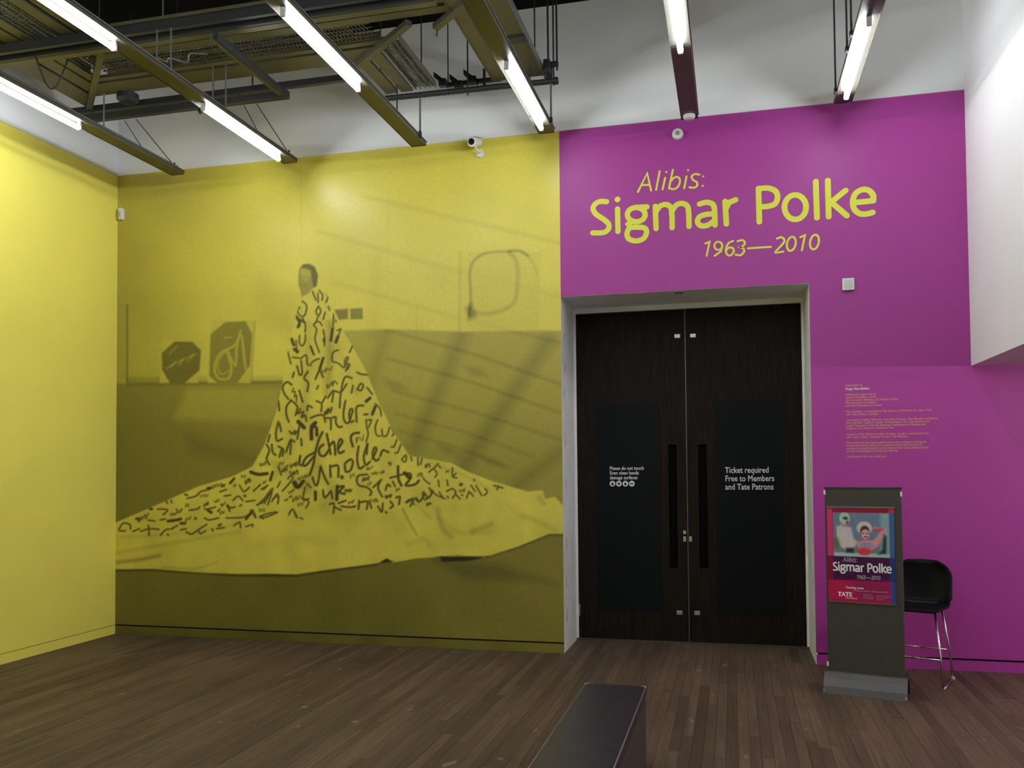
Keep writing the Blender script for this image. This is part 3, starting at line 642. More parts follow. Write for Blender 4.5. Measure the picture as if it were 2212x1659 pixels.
    for (q, wd, dn) in [([(712, 700), (712, 780), (706, 850)], 12, .30), ([(650, 880), (690, 960), (660, 1060)], 16, .18), ([(668, 700), (664, 800), (655, 900)], 10, .14), ([(690, 1010), (720, 1060), (700, 1090)], 16, .20), ([(590, 1000), (650, 1040), (690, 1070)], 12, .15), ([(630, 930), (620, 990), (590, 1030)], 14, .14),
                        ([(250, 1215), (300, 1209), (345, 1200)], 6, .40), ([(250, 1195), (360, 1175), (520, 1148)], 6, .15), ([(350, 1225), (420, 1228), (470, 1215)], 4, .2), ([(260, 1160), (420, 1150), (520, 1130)], 5, .10), ([(870, 1100), (890, 1138), (900, 1155)], 3, .42), ([(900, 1090), (930, 1120)], 4, .15), ([(945, 1100), (955, 1140), (975, 1160)], 8, .25), ([(1020, 1148), (1062, 1132)], 8, .25), ([(1130, 1115), (1170, 1130), (1200, 1145)], 8, .16), ([(950, 1120), (990, 1150), (1060, 1150)], 8, .12), ([(880, 1175), (915, 1165), (930, 1180)], 8, .14),
                        ([(700, 640), (720, 720), (770, 850)], 6, .08), ([(680, 1100), (760, 1120), (840, 1110)], 22, .08), ([(560, 1180), (640, 1165), (720, 1170)], 14, .08), ([(930, 1000), (1010, 1030), (1060, 1060)], 5, .12), ([(1165, 1075), (1175, 1088)], 7, .25), ([(640, 660), (650, 668)], 6, .1)]:
        t = t + dn * soft_line(u, v, smooth_line(q, 4), wd * 0.9, max(3.0, wd * 0.75))
    t = t + 0.05 * sstep(1050, 1150, v) * sstep(600, 300, u)
    k = lerp(k, t, cl)
    edge = [(250, 1232), (330, 1231), (440, 1238), (520, 1243), (640, 1243), (700, 1234), (815, 1219)]
    k += 0.28 * soft_line(u, v, edge, 3, 3); k += 0.35 * soft_poly(u, v, [(822, 1216), (836, 1206), (852, 1213)], 2)
    k += 0.45 * soft_poly(u, v, [(952, 1203), (990, 1199), (1040, 1205), (1010, 1211), (955, 1212)], 3); k += 0.2 * soft_line(u, v, [(1050, 1204), (1120, 1183), (1186, 1156), (1220, 1156)], 3, 3)
    ink = np.zeros(u.shape)
    for q, wd in SCRAWL: ink = np.maximum(ink, soft_line(u, v, q, wd * 0.82, 1.5))
    k = lerp(k, 0.93, 0.96 * ink * np.clip(cl * 1.5, 0, 1))
    # head: plain face in half shadow with short dark hair
    k = lerp(k, 0.48, soft_poly(u, v, [(646, 580), (656, 572), (676, 573), (686, 590), (684, 612), (668, 632), (652, 642), (648, 625), (644, 612)], 2.5))
    k = lerp(k, 0.28, 0.7 * soft_poly(u, v, [(650, 583), (660, 580), (672, 584), (670, 600), (662, 608), (650, 600)], 3))
    k += 0.12 * soft_line(u, v, [(648, 597), (664, 598)], 3, 2.5) + 0.10 * soft_line(u, v, [(648, 615), (660, 617)], 3, 2.5)
    k = lerp(k, 0.74, soft_poly(u, v, [(650, 578), (655, 571), (668, 570), (680, 577), (687, 595), (684, 618), (677, 622), (674, 600), (671, 584), (660, 579)], 2.2))
    # print grain and the paper seams of the print
    k += 0.05 * (rng.random(u.shape) - 0.5)
    k += 0.07 * soft_line(u, v, [(648, 300), (652, 570)], 1.5, 1.2) + 0.05 * soft_line(u, v, [(645, 400), (615, 408)], 4, 4)
    return np.clip(k, 0, 0.97)

def colour_grid(name, X, Z, y, colour, m, parent):
    """grid of quads on the plane y with one colour per corner"""
    nz, nx = X.shape
    V = np.stack([X, np.full_like(X, y), Z], -1).reshape(-1, 3)
    i = np.arange(nx * nz).reshape(nz, nx)
    Fq = np.stack([i[:-1, :-1], i[:-1, 1:], i[1:, 1:], i[1:, :-1]], -1).reshape(-1, 4)
    me = bpy.data.meshes.new(name); me.vertices.add(len(V)); me.vertices.foreach_set('co', V.ravel())
    me.loops.add(Fq.size); me.loops.foreach_set('vertex_index', Fq.ravel().astype(np.int32))
    me.polygons.add(len(Fq)); me.polygons.foreach_set('loop_start', np.arange(0, Fq.size, 4, dtype=np.int32))
    me.update(calc_edges=True)
    ca = me.color_attributes.new('print', 'FLOAT_COLOR', 'POINT')
    rgba = np.concatenate([colour.reshape(-1, 3), np.ones((len(V), 1))], 1).astype(np.float32)
    ca.data.foreach_set('color', rgba.ravel())
    return link(name, me, m, parent)

mural = empty('wall_mural', ((XL + XS) / 2, D, 0))
tag(mural, 'yellow wall-sized photo print of a figure in a long cloak covered with scrawled writing', 'mural')
PM = Matrix.Translation((-(XL + XS) / 2, -D, 0))
NX, NZ = 500, 520
gx = np.linspace(XL, XS, NX); gz = np.linspace(0.103, ZT, NZ)
GX, GZ = np.meshgrid(gx, gz)
uu, vv = wall_to_px(GX, GZ)
K = mural_tone(uu, vv)
MUR_LIGHT = np.array(YELLOW); MUR_DARK = np.array((0.012, 0.010, 0.005))
def ink_colour(K): return MUR_LIGHT * (1 - K[..., None]) ** 1.45 + MUR_DARK * K[..., None]
M['mural'] = attr_mat('mural_print', 'print', 0.36, spec=0.5, grain=0.06, gscale=70)
pr = colour_grid('print_sheet', GX, GZ, D - 0.001, ink_colour(K), M['mural'], mural); pr.matrix_parent_inverse = PM
KB = np.clip(0.70 - 0.08 * sstep(700, 1200, uu[:6]) + 0.08 * vnoise(uu[:6], vv[:6], 40, 3), 0, 1)
gzb = np.linspace(0.0, 0.088, 6); GXB, GZB = np.meshgrid(gx, gzb)
pb = colour_grid('base_strip', GXB, GZB, D - 0.002, ink_colour(KB), M['mural'], mural); pb.matrix_parent_inverse = PM
o = MB().box(XL + 0.001, XS, D + 0.0005, D + 0.0015, 0.085, 0.106).build('base_groove', M['dark_gap'], mural); o.matrix_parent_inverse = PM

# ------------------------------------------------------------------ exhibition title on the purple wall
def T(*p): return [(1240 + a / 3.16, 340 + b / 3.16) for a, b in p]
def ell(cx, cy, rx, ry, sl=0.0, n=22): return [(cx + rx * math.cos(2 * math.pi * t / n) - sl * ry * math.sin(2 * math.pi * t / n), cy + ry * math.sin(2 * math.pi * t / n)) for t in range(n + 1)]
TITLE = [   # (letter strokes, smooth?)
 [[(222, 303), (178, 301), (143, 320), (130, 352), (150, 388), (198, 420), (234, 452), (237, 485), (210, 510), (165, 516), (128, 515)]],
 [[(297, 287), (297.5, 288)], [(297, 352), (300, 506)]],
 [[(498, 338), (420, 341)], ell(425, 391, 61, 49), [(392, 437), (371, 456), (385, 474)], (lambda q: q + [q[0]])(smooth_line([(385, 478), (440, 477), (484, 484), (495, 516), (472, 556), (420, 571), (372, 554), (362, 518), (372, 490)], 4))],
 [[(555, 334), (560, 486)], [(560, 370), (588, 333), (628, 322), (660, 342), (668, 395), (670, 480)], [(669, 366), (700, 325), (742, 315), (775, 336), (783, 388), (785, 472)]],
 [[(857, 319), (900, 307), (942, 317), (958, 352), (962, 462)], [(959, 386), (900, 390), (856, 407), (843, 440), (866, 467), (912, 463), (958, 432)]],
 [[(1031, 300), (1040, 455)], [(1036, 352), (1060, 307), (1103, 290)]],
 [[(1259, 212), (1265, 440)], [(1260, 214), (1325, 210), (1376, 232), (1389, 276), (1370, 318), (1320, 335), (1264, 337)]],
 [ell(1510, 340, 74, 84)],
 [[(1650, 165), (1658, 412)]],
 [[(1732, 158), (1738, 405)], [(1854, 226), (1755, 306), (1862, 398)]],
 [[(1910, 309), (1975, 303), (2042, 296)], [(2043, 296), (2040, 256), (2008, 224), (1962, 222), (1918, 252), (1903, 305), (1915, 356), (1953, 385), (2000, 386), (2038, 376)]],
]
SUBT = [
 [[(436, 236), (500, 108), (526, 227)], [(460, 190), (518, 187)]], [[(585, 95), (560, 222)]], [[(622, 140), (605, 218)], [(630, 100), (631, 101)]],
 [[(675, 85), (648, 212)], [(658, 165), (688, 136), (716, 140), (723, 168), (706, 204), (676, 218), (650, 208)]], [[(768, 130), (752, 210)], [(778, 87), (779, 88)]],
 [[(855, 118), (825, 114), (803, 131), (814, 155), (838, 170), (840, 194), (816, 208), (788, 204)]], [[(882, 130), (883, 130)]], [[(878, 195), (879, 195)]],
 [[(897, 588), (925, 576), (905, 672)]], [ell(985, 604, 27, 28), [(1013, 600), (1003, 642), (960, 672)]],
 [[(1086, 570), (1053, 588), (1036, 632), (1046, 664), (1070, 668), (1090, 645), (1084, 620), (1062, 615)], [(1062, 615), (1048, 622), (1040, 634)]],
 [[(1117, 572), (1150, 565), (1166, 584), (1150, 608), (1128, 613), (1156, 622), (1160, 645), (1136, 668), (1103, 664)]],
 [[(1188, 621), (1343, 611)]], [[(1386, 554), (1415, 545), (1436, 564), (1424, 592), (1374, 648), (1428, 643)]],
 [ell(1483, 590, 30, 48, 0.14)], [[(1545, 545), (1576, 531), (1555, 635)]], [ell(1641, 578, 30, 50, 0.14)],
]
title = empty('title_lettering', (0, D, 3.6))
tag(title, 'yellow exhibition title lettering with dates on the purple wall above the doors', 'lettering')
def sharp(q): return len(q) <= 3 or len(q) > 20
def add_letters(defs, width, parent, m, to_wall, y, inv):
    for letter in defs:
        st = [[to_wall(p) for p in T(*(q if sharp(q) else smooth_line(q, 4)))] for q in letter]
        o = link('letter', stroke_mesh(st, width, y), m, parent); o.matrix_parent_inverse = inv
inv_t = Matrix.Translation((0, -D, -3.6))
add_letters(TITLE, 0.0500, title, M['letter'], lambda p: px_to_wall(*p), D, inv_t)
add_letters(SUBT, 0.0185, title, M['letter'], lambda p: px_to_wall(*p), D, inv_t)

credit = empty('credit_text', (0.98, D, 1.8))
tag(credit, 'block of small ochre credit text on the purple wall above the sign stand', 'lettering')
LINES = [(832, 33, 'Supported by', 0), (840, 46, 'Hugo Manufaktur', 1),
 (852, 59, 'Additional support from', 0), (858, 58, 'Lannan Foundation, Berlin', 0), (864, 100, 'Anna Lindner Stiftung, and Tatiana Fairley', 0), (870, 58, 'The American Foundation', 0), (876, 68, 'and Tate International Council', 0),
 (889, 162, 'The exhibition is organised by The Museum of Modern Art, New York', 0), (895, 62, 'with Tate Modern, London', 0),
 (907, 172, 'Organised by Kathy Halbreich, Associate Director, The Museum of Modern', 0), (913, 157, 'Art, with Mark Godfrey, Curator of International Art, Tate Modern; and', 0), (919, 149, 'Lanka Tattersall, Curatorial Assistant, Department of Painting and', 0), (925, 89, 'Sculpture, The Museum of Modern Art', 0),
 (938, 155, 'Curated at Tate Modern by Mark Godfrey, Curator, International Art,', 0), (944, 116, 'with Kasia Redzisz, Assistant Curator, Tate Modern', 0),
 (956, 151, 'This exhibition has been made possible by the provision of insurance through the', 0), (962, 143, 'Government Indemnity Scheme. Tate would like to thank HM Government for', 0), (968, 154, 'providing Government Indemnity and the Department for Culture, Media and Sport', 0), (974, 98, 'and Arts Council England for arranging the indemnity.', 0),
 (986, 75, 'Tate Members free with a valid card', 0)]
for v, wpx, s, wh in LINES:
    x0, z0 = px_to_wall(1826 + (v - 832) * 0.02, v + 2.5)
    o = text_obj('text_line', s, 0.026 if not wh else 0.030, M['credit_white'] if wh else M['credit'], credit, wallplane(x0, D - 0.0012, z0), width=wpx / 231.0, bold=0.0006)
    o.matrix_parent_inverse = Matrix.Translation((-0.98, -D, -1.8))

# ------------------------------------------------------------------ small devices on the walls
x0, z0 = px_to_wall(1464, 291)
dv = empty('wall_sounder', (x0, D, z0)); tag(dv, 'small round white alarm device high on the purple wall', 'alarm')
o = MB().lathe([(0.052, 0), (0.052, 0.02), (0.046, 0.035), (0.030, 0.042), (0.0, 0.044)], (0, 0, 0), (0, -1, 0), 28).build('housing', M['plastic'], dv, smooth=False)
MB().lathe([(0.024, 0.0), (0.022, 0.010), (0.0, 0.012)], (0, -0.036, 0), (0, -1, 0), 20).build('grille', M['plastic_grey'], dv)
for k in range(3): MB().box(-0.014, 0.014, -0.0505, -0.046, -0.010 + k * 0.009, -0.0075 + k * 0.009).build('slot', M['dark_gap'], dv)

x0, z0 = px_to_wall(1832, 615)
dv = empty('thermostat', (x0, D, z0)); tag(dv, 'small square white wall sensor right of the dark doors', 'sensor')
MB().box(-0.050, 0.050, -0.028, 0, -0.054, 0.054).build('housing', M['plastic'], dv, bevel=0.006)
MB().box(-0.033, 0.033, -0.0315, -0.026, -0.036, 0.036).build('cover', mat('pale_cover', (0.58, 0.58, 0.57), 0.45), dv, bevel=0.002)

x0, z0 = px_to_wall(265, 464)
dv = empty('motion_detector', (x0, D - 0.002, z0)); tag(dv, 'narrow white motion detector in the corner of the yellow walls', 'detector')
MB().prism([(-0.027, -0.012), (-0.018, -0.05), (0.020, -0.055), (0.027, -0.015), (0.027, 0), (-0.027, 0)], 'z', -0.062, 0.062).build('housing', M['plastic'], dv, bevel=0.004)
MB().box(-0.015, 0.017, -0.058, -0.05, -0.035, 0.01).build('window', M['plastic_grey'], dv, bevel=0.003)

# security camera: round plate, arm, barrel body with a black lens, short sunshield
px, pz = px_to_wall(1038, 333)
dv = empty('security_camera', (px, D - 0.002, pz)); tag(dv, 'white bullet security camera at the top of the yellow mural', 'camera')
MB().lathe([(0.040, 0), (0.040, 0.014), (0.034, 0.024), (0.016, 0.030), (0.0, 0.031)], (0, 0, 0), (0, -1, 0), 24).build('mounting_plate', M['plastic'], dv)
MB().tube([(0, -0.02, 0), (-0.006, -0.06, 0.006), (-0.022, -0.10, 0.035), (-0.028, -0.115, 0.052)], 0.0105, 10).build('arm', M['plastic'], dv, smooth=True)
_bd = Vector((-0.18, -1.0, -0.28)).normalized(); _bc = Vector((-0.034, -0.10, 0.088))
body = MB().lathe([(0.030, -0.10), (0.046, -0.09), (0.050, -0.02), (0.050, 0.055), (0.045, 0.062), (0.0, 0.062)], _bc, _bd, 24).build('body', M['plastic'], dv, smooth=False)
MB().lathe([(0.031, 0.060), (0.031, 0.065), (0.0, 0.066)], _bc, _bd, 20).build('lens', M['lens'], body)
MB().beam(_bc + Vector((0.03, 0.02, 0.052)) - _bd * 0.05, _bc + Vector((0.03, 0.02, 0.052)) + _bd * 0.09, 0.05, 0.006).build('sunshield', M['plastic'], body)

# ------------------------------------------------------------------ sign stand with poster
STW, STX, STY, STR = 0.578, 0.975, 7.285, math.radians(-14.7)
stand = empty('sign_stand', (STX, STY, 0), STR); tag(stand, 'tall dark grey free-standing sign stand with a red poster', 'sign stand')
HW = 0.277
MB().box(-HW, HW, -0.022, 0.022, 0.10, 1.575).build('panel', M['stand'], stand, bevel=0.003)
MB().box(-HW - 0.004, HW + 0.004, -0.026, 0.026, 1.572, 1.586).build('top_cap', M['steel_dark'], stand, bevel=0.002)
for sx, zz in ((-1, 1.545), (1, 1.535), (-1, 0.205)):
    MB().box(sx * HW - 0.007, sx * HW + 0.007, -0.029, -0.016, zz - 0.018, zz + 0.018).build('corner_clip', M['plastic'], stand, bevel=0.002)
prof_o = [(-0.135, 0.0), (-0.118, 0.055), (-0.085, 0.115), (-0.045, 0.150), (0.0, 0.160), (0.045, 0.150), (0.085, 0.115), (0.118, 0.055), (0.135, 0.0)]
prof_i = [(y * 0.93, max(z - 0.009, 0)) for y, z in prof_o][::-1]
prof_i[0] = (0.125, 0.0); prof_i[-1] = (-0.125, 0.0)
MB().prism(prof_o + prof_i, 'x', -0.298, 0.298).build('base', M['stand_base'], stand)
for sx, yy in ((-1, -0.128), (1, -0.128)):
    MB().box(sx * 0.290 - 0.007, sx * 0.290 + 0.007, yy - 0.010, yy + 0.002, 0.008, 0.030).build('foot_cap', M['steel_light'], stand, bevel=0.002)
PZ0, PZ1, PXW, PXC = 0.700, 1.425, 0.243, -0.018
MB().box(PXC - PXW - 0.004, PXC + PXW + 0.004, -0.031, -0.021, PZ1 + 0.001, PZ1 + 0.012).build('poster_rail', M['steel_mid'], stand)
MB().box(PXC - PXW - 0.004, PXC + PXW + 0.004, -0.031, -0.021, PZ0 - 0.008, PZ0 - 0.001).build('poster_rail', M['steel_mid'], stand)
def poster_colour(a, b):
    """a 0..1 left to right, b 0..1 top to bottom, in units of a 150 x 217 sheet"""
    u = a * 150; v = b * 217; shp = u.shape + (3,)
    C = np.empty(shp); C[:] = lin((196, 30, 84))
    def paint(mask, col, op=1.0):
        nonlocal C
        C = C * (1 - op * mask[..., None]) + np.array(lin(col)) * (op * mask[..., None])
    R = lambda x0, y0, x1, y1: [(x0, y0), (x1, y0), (x1, y1), (x0, y1)]
    paint(soft_poly(u, v, R(-5, 2, 12, 112), 0.8), (216, 60, 120)); paint(soft_poly(u, v, R(12, 0, 160, 11), 0.8), (150, 24, 48)); paint(soft_poly(u, v, R(138, 1, 160, 11), .8), (205, 45, 62))
    paint(soft_poly(u, v, R(-5, 112, 12, 168), 0.8), (140, 22, 62)); paint(soft_poly(u, v, R(12, 112, 140, 168), 0.8), (76, 24, 74)); paint(soft_poly(u, v, R(138, 112, 160, 168), 0.8), (38, 62, 128)); paint(soft_poly(u, v, R(138, 11, 160, 112), .8), (66, 104, 158)); paint(soft_poly(u, v, R(138, 168, 160, 230), 0.8), (36, 80, 160))
    paint(soft_poly(u, v, R(60, 168, 138, 212), 8), (160, 34, 90)); paint(soft_poly(u, v, R(-5, 213, 138, 222), 1), (190, 30, 66))
    # painted picture: two loose seated figures against a blue-grey ground
    pm = soft_poly(u, v, R(14, 11, 139, 112), 0.8)
    G = C.copy(); paint(pm, (112, 132, 158))
    paint(pm * soft_poly(u, v, R(14, 75, 139, 108), 14), (120, 136, 110), .8); paint(pm * soft_poly(u, v, R(120, 11, 139, 112), 5), (150, 190, 190), .7); paint(pm * soft_poly(u, v, R(14, 104, 139, 113), 1), (168, 205, 205))
    paint(pm * soft_poly(u, v, [(22, 45), (40, 38), (54, 45), (60, 72), (68, 78), (60, 92), (40, 95), (24, 78)], 3), (214, 200, 206)); paint(pm * soft_poly(u, v, [(22, 45), (32, 40), (34, 70), (40, 96), (30, 90), (22, 70)], 2), (206, 206, 180))
    paint(pm * soft_poly(u, v, [(a_, b_) for a_, b_ in ell(40, 24, 12, 14)], 2), (176, 212, 186)); paint(pm * soft_poly(u, v, ell(42, 24, 6, 4), 2), (40, 60, 60)); paint(pm * soft_poly(u, v, ell(46, 34, 4, 5), 1.5), (200, 60, 110)); paint(pm * soft_poly(u, v, R(36, 40, 54, 44), 2), (110, 90, 130), .7)
    paint(pm * soft_poly(u, v, ell(84, 46, 17, 15), 2), (214, 204, 186)); paint(pm * soft_poly(u, v, ell(85, 54, 11, 14), 2), (70, 44, 70)); paint(pm * soft_poly(u, v, ell(86, 60, 9, 11), 1.6), (226, 176, 184)); paint(pm * soft_poly(u, v, ell(87, 66, 5, 2), 1), (190, 40, 70)); paint(pm * soft_poly(u, v, ell(82, 58, 2.4, 1.6), 1), (60, 40, 60)); paint(pm * soft_poly(u, v, ell(90, 58, 2.4, 1.6), 1), (60, 40, 60))
    paint(pm * soft_poly(u, v, [(64, 80), (84, 74), (104, 74), (122, 50), (104, 48), (106, 43), (132, 46), (128, 60), (112, 88), (98, 96), (72, 94)], 2), (222, 150, 168)); paint(pm * soft_poly(u, v, [(104, 46), (130, 46), (120, 52), (104, 51)], 2), (214, 70, 100)); paint(pm * soft_poly(u, v, ell(88, 86, 16, 8), 3), (150, 140, 180), .8)
    paint(pm * soft_poly(u, v, ell(83, 100, 16, 9), 2), (220, 66, 78)); paint(pm * soft_poly(u, v, [(126, 58), (133, 64), (132, 104), (112, 106), (122, 94)], 3), (44, 62, 60)); paint(pm * soft_poly(u, v, R(42, 92, 60, 104), 3), (46, 44, 70)); paint(pm * soft_poly(u, v, ell(20, 82, 8, 14), 4), (96, 110, 92), .8)
    n = 0.92 + 0.16 * vnoise(u * 2, v * 2, 9, 12)
    return np.clip(np.where(pm[..., None] > 0.02, C * n[..., None] * 1.05, C), 0, 1) * 0.9
gxp = np.linspace(PXC - PXW, PXC + PXW, 150); gzp = np.linspace(PZ0, PZ1, 217); PX, PZ = np.meshgrid(gxp, gzp)
A_, B_ = np.meshgrid(np.linspace(0, 1, 150), np.linspace(1, 0, 217))
M['poster'] = attr_mat('poster_print', 'print', 0.25, spec=0.4)
poster = colour_grid('poster', PX, PZ, -0.027, poster_colour(A_, B_), M['poster'], stand)
poster['label'] = 'red and blue exhibition poster with a painted picture and white lettering'
M['poster_white'] = mat('poster_white_ink', (0.78, 0.76, 0.80), 0.5)
M['poster_dim'] = mat('poster_lilac_ink', (0.42, 0.34, 0.46), 0.5)
# title strokes reused at poster size, the row straightened from the wall lettering
def to_poster(p):
    x, z = px_to_wall(*p); return (PXC - PXW + 0.038 + (x + 1.274) * 0.166, PZ0 + 0.236 + (z - 3.965) * 0.195)
for defs, wd, mm in ((TITLE, 0.0115, 'poster_white'), (SUBT, 0.0046, 'poster_dim')):
    st = []
    for letter in defs: st += [[to_poster(p) for p in T(*(q if sharp(q) else smooth_line(q, 3)))] for q in letter]
    tag(link('poster_lettering', stroke_mesh(st, wd, -0.0272, 0.0004), M[mm], poster), kind='stuff')
ptxt = lambda s, x, z, size, m, w=None, b=0.0: text_obj('poster_lettering', s, size, M[m], poster, wallplane(PXC - PXW + x, -0.0278, PZ0 + z), width=w, bold=b)
ptxt('Coming soon', 0.128, 0.102, 0.024, 'poster_white', 0.130, 0.0006)
ptxt('9 October 2014 - 8 February 2015', 0.185, 0.082, 0.018, 'poster_dim', 0.245)
ptxt('TATE', 0.070, 0.040, 0.046, 'poster_white', 0.105, 0.0016)
ptxt('MODERN', 0.128, 0.022, 0.015, 'poster_white', 0.080)
ptxt('Bankside\nLondon SE1\nSouthwark', 0.255, 0.058, 0.014, 'poster_dim', 0.075)
ptxt('Book now at the gallery\nFree for Members\nOpen daily', 0.350, 0.054, 0.014, 'poster_dim', 0.105)

# ------------------------------------------------------------------ bar stool behind the sign stand
STOOL_R = math.radians(-22)
stool = empty('bar_stool', (1.452, 7.80, 0), STOOL_R); tag(stool, 'black shell bar stool with chrome sled legs beside the sign stand', 'stool')
# local frame: front is -Y
SH = 0.615
def shell():
    nu, nv = 19, 22; P = np.zeros((nv, nu, 3))
    for j in range(nv):
        t = j / (nv - 1)
        for i in range(nu):
            s = 2 * i / (nu - 1) - 1
            if t < 0.5:      # seat, front lip to back
                q = t / 0.5; y = -0.215 + 0.40 * q; z = SH - 0.030 * math.exp(-((q - 0.0) / 0.12) ** 2) - 0.015 * math.sin(math.pi * q); hw = 0.205 + 0.035 * math.sin(math.pi * min(q * 1.1, 1)) - 0.05 * max(0, 0.15 - q) / 0.15
                z += 0.055 * abs(s) ** 3 * q; x = s * hw
            else:            # back
                q = (t - 0.5) / 0.5; y = 0.185 + 0.055 * math.sin(q * 1.5) - 0.02 * 0; z = SH + 0.005 + 0.345 * q ** 1.15
                hw = 0.235 * (1 - 0.04 * q); 
                if q > 0.62: hw *= math.sqrt(max(0.0, 1 - ((q - 0.62) / 0.40) ** 2 * 0.80))
                x = s * hw; y -= 0.075 * abs(s) ** 2.4 * (1 - 0.3 * q); z += 0.05 * abs(s) ** 3 * (1 - q)
            P[j, i] = (x, y, z)
    bm = bmesh.new(); vs = [[bm.verts.new(P[j, i]) for i in range(nu)] for j in range(nv)]
    for j in range(nv - 1):
        for i in range(nu - 1): bm.faces.new([vs[j][i], vs[j][i + 1], vs[j + 1][i + 1], vs[j + 1][i]])
    bmesh.ops.recalc_face_normals(bm, faces=bm.faces[:])
    bmesh.ops.solidify(bm, geom=bm.faces[:], thickness=0.014)
    me = bpy.data.meshes.new('shell'); bm.to_mesh(me); bm.free()
    for p in me.polygons: p.use_smooth = True
    return me
link('shell', shell(), M['stool'], stool)
MB().box(-0.20, 0.20, 0.10, 0.135, SH - 0.004, SH + 0.018).build('seat_pad_edge', mat('black_pad', (0.012, 0.012, 0.015), 0.6), stool, bevel=0.008)
LR = 0.0085
for s in (-1, 1):
    MB().tube([(s * 0.15, -0.14, SH - 0.02), (s * 0.195, -0.20, 0.25), (s * 0.215, -0.228, 0.012)], LR, 10).build('leg', M['chrome'], stool, smooth=True)
    MB().tube([(s * 0.15, 0.13, SH - 0.02), (s * 0.195, 0.165, 0.25), (s * 0.215, 0.185, 0.012)], LR, 10).build('leg', M['chrome'], stool, smooth=True)
    MB().tube([(s * 0.215, -0.235, 0.0085), (s * 0.215, 0.195, 0.0085)], LR, 10).build('runner', M['chrome'], stool, smooth=True)
    MB().box(s * 0.215 - 0.011, s * 0.215 + 0.011, 0.172, 0.200, 0, 0.026).build('glide', M['plastic'], stool, bevel=0.003)
MB().tube([(-0.197, -0.203, 0.225), (0.197, -0.203, 0.225)], LR, 10).build('footrest', M['chrome'], stool, smooth=True)
MB().tube([(-0.195, 0.165, 0.245), (0.195, 0.165, 0.245)], LR * 0.8, 10).build('crossbar', M['chrome'], stool, smooth=True)

# ------------------------------------------------------------------ bench in the foreground
bench = empty('bench', (-0.703, 5.332, 0)); tag(bench, 'long dark leather bench end in the foreground', 'bench')
MB().box(-0.188, 0.188, -2.4, 0, 0.385, 0.452).build('seat_cushion', M['bench'], bench, bevel=0.018, seg=4)
MB().box(-0.180, 0.180, -2.39, -0.01, 0.0, 0.386).build('body', M['bench_side'], bench, bevel=0.006)
for s in (-1, 1):
    MB().tube([(s * 0.181, -2.38, 0.446), (s * 0.181, -0.03, 0.446)], 0.0045, 8).build('piping', M['bench_piping'], bench, smooth=True)
for s in (-1, 1):
    MB().tube([(s * 0.181, -0.03, 0.447), (s * 0.176, -0.012, 0.446), (s * 0.155, -0.006, 0.446)], 0.006, 8).build('corner_wear', mat('worn_corner', (0.5, 0.48, 0.5), 0.4), bench, smooth=True)  # pale strips painting the silvery highlight onto the far bench corners

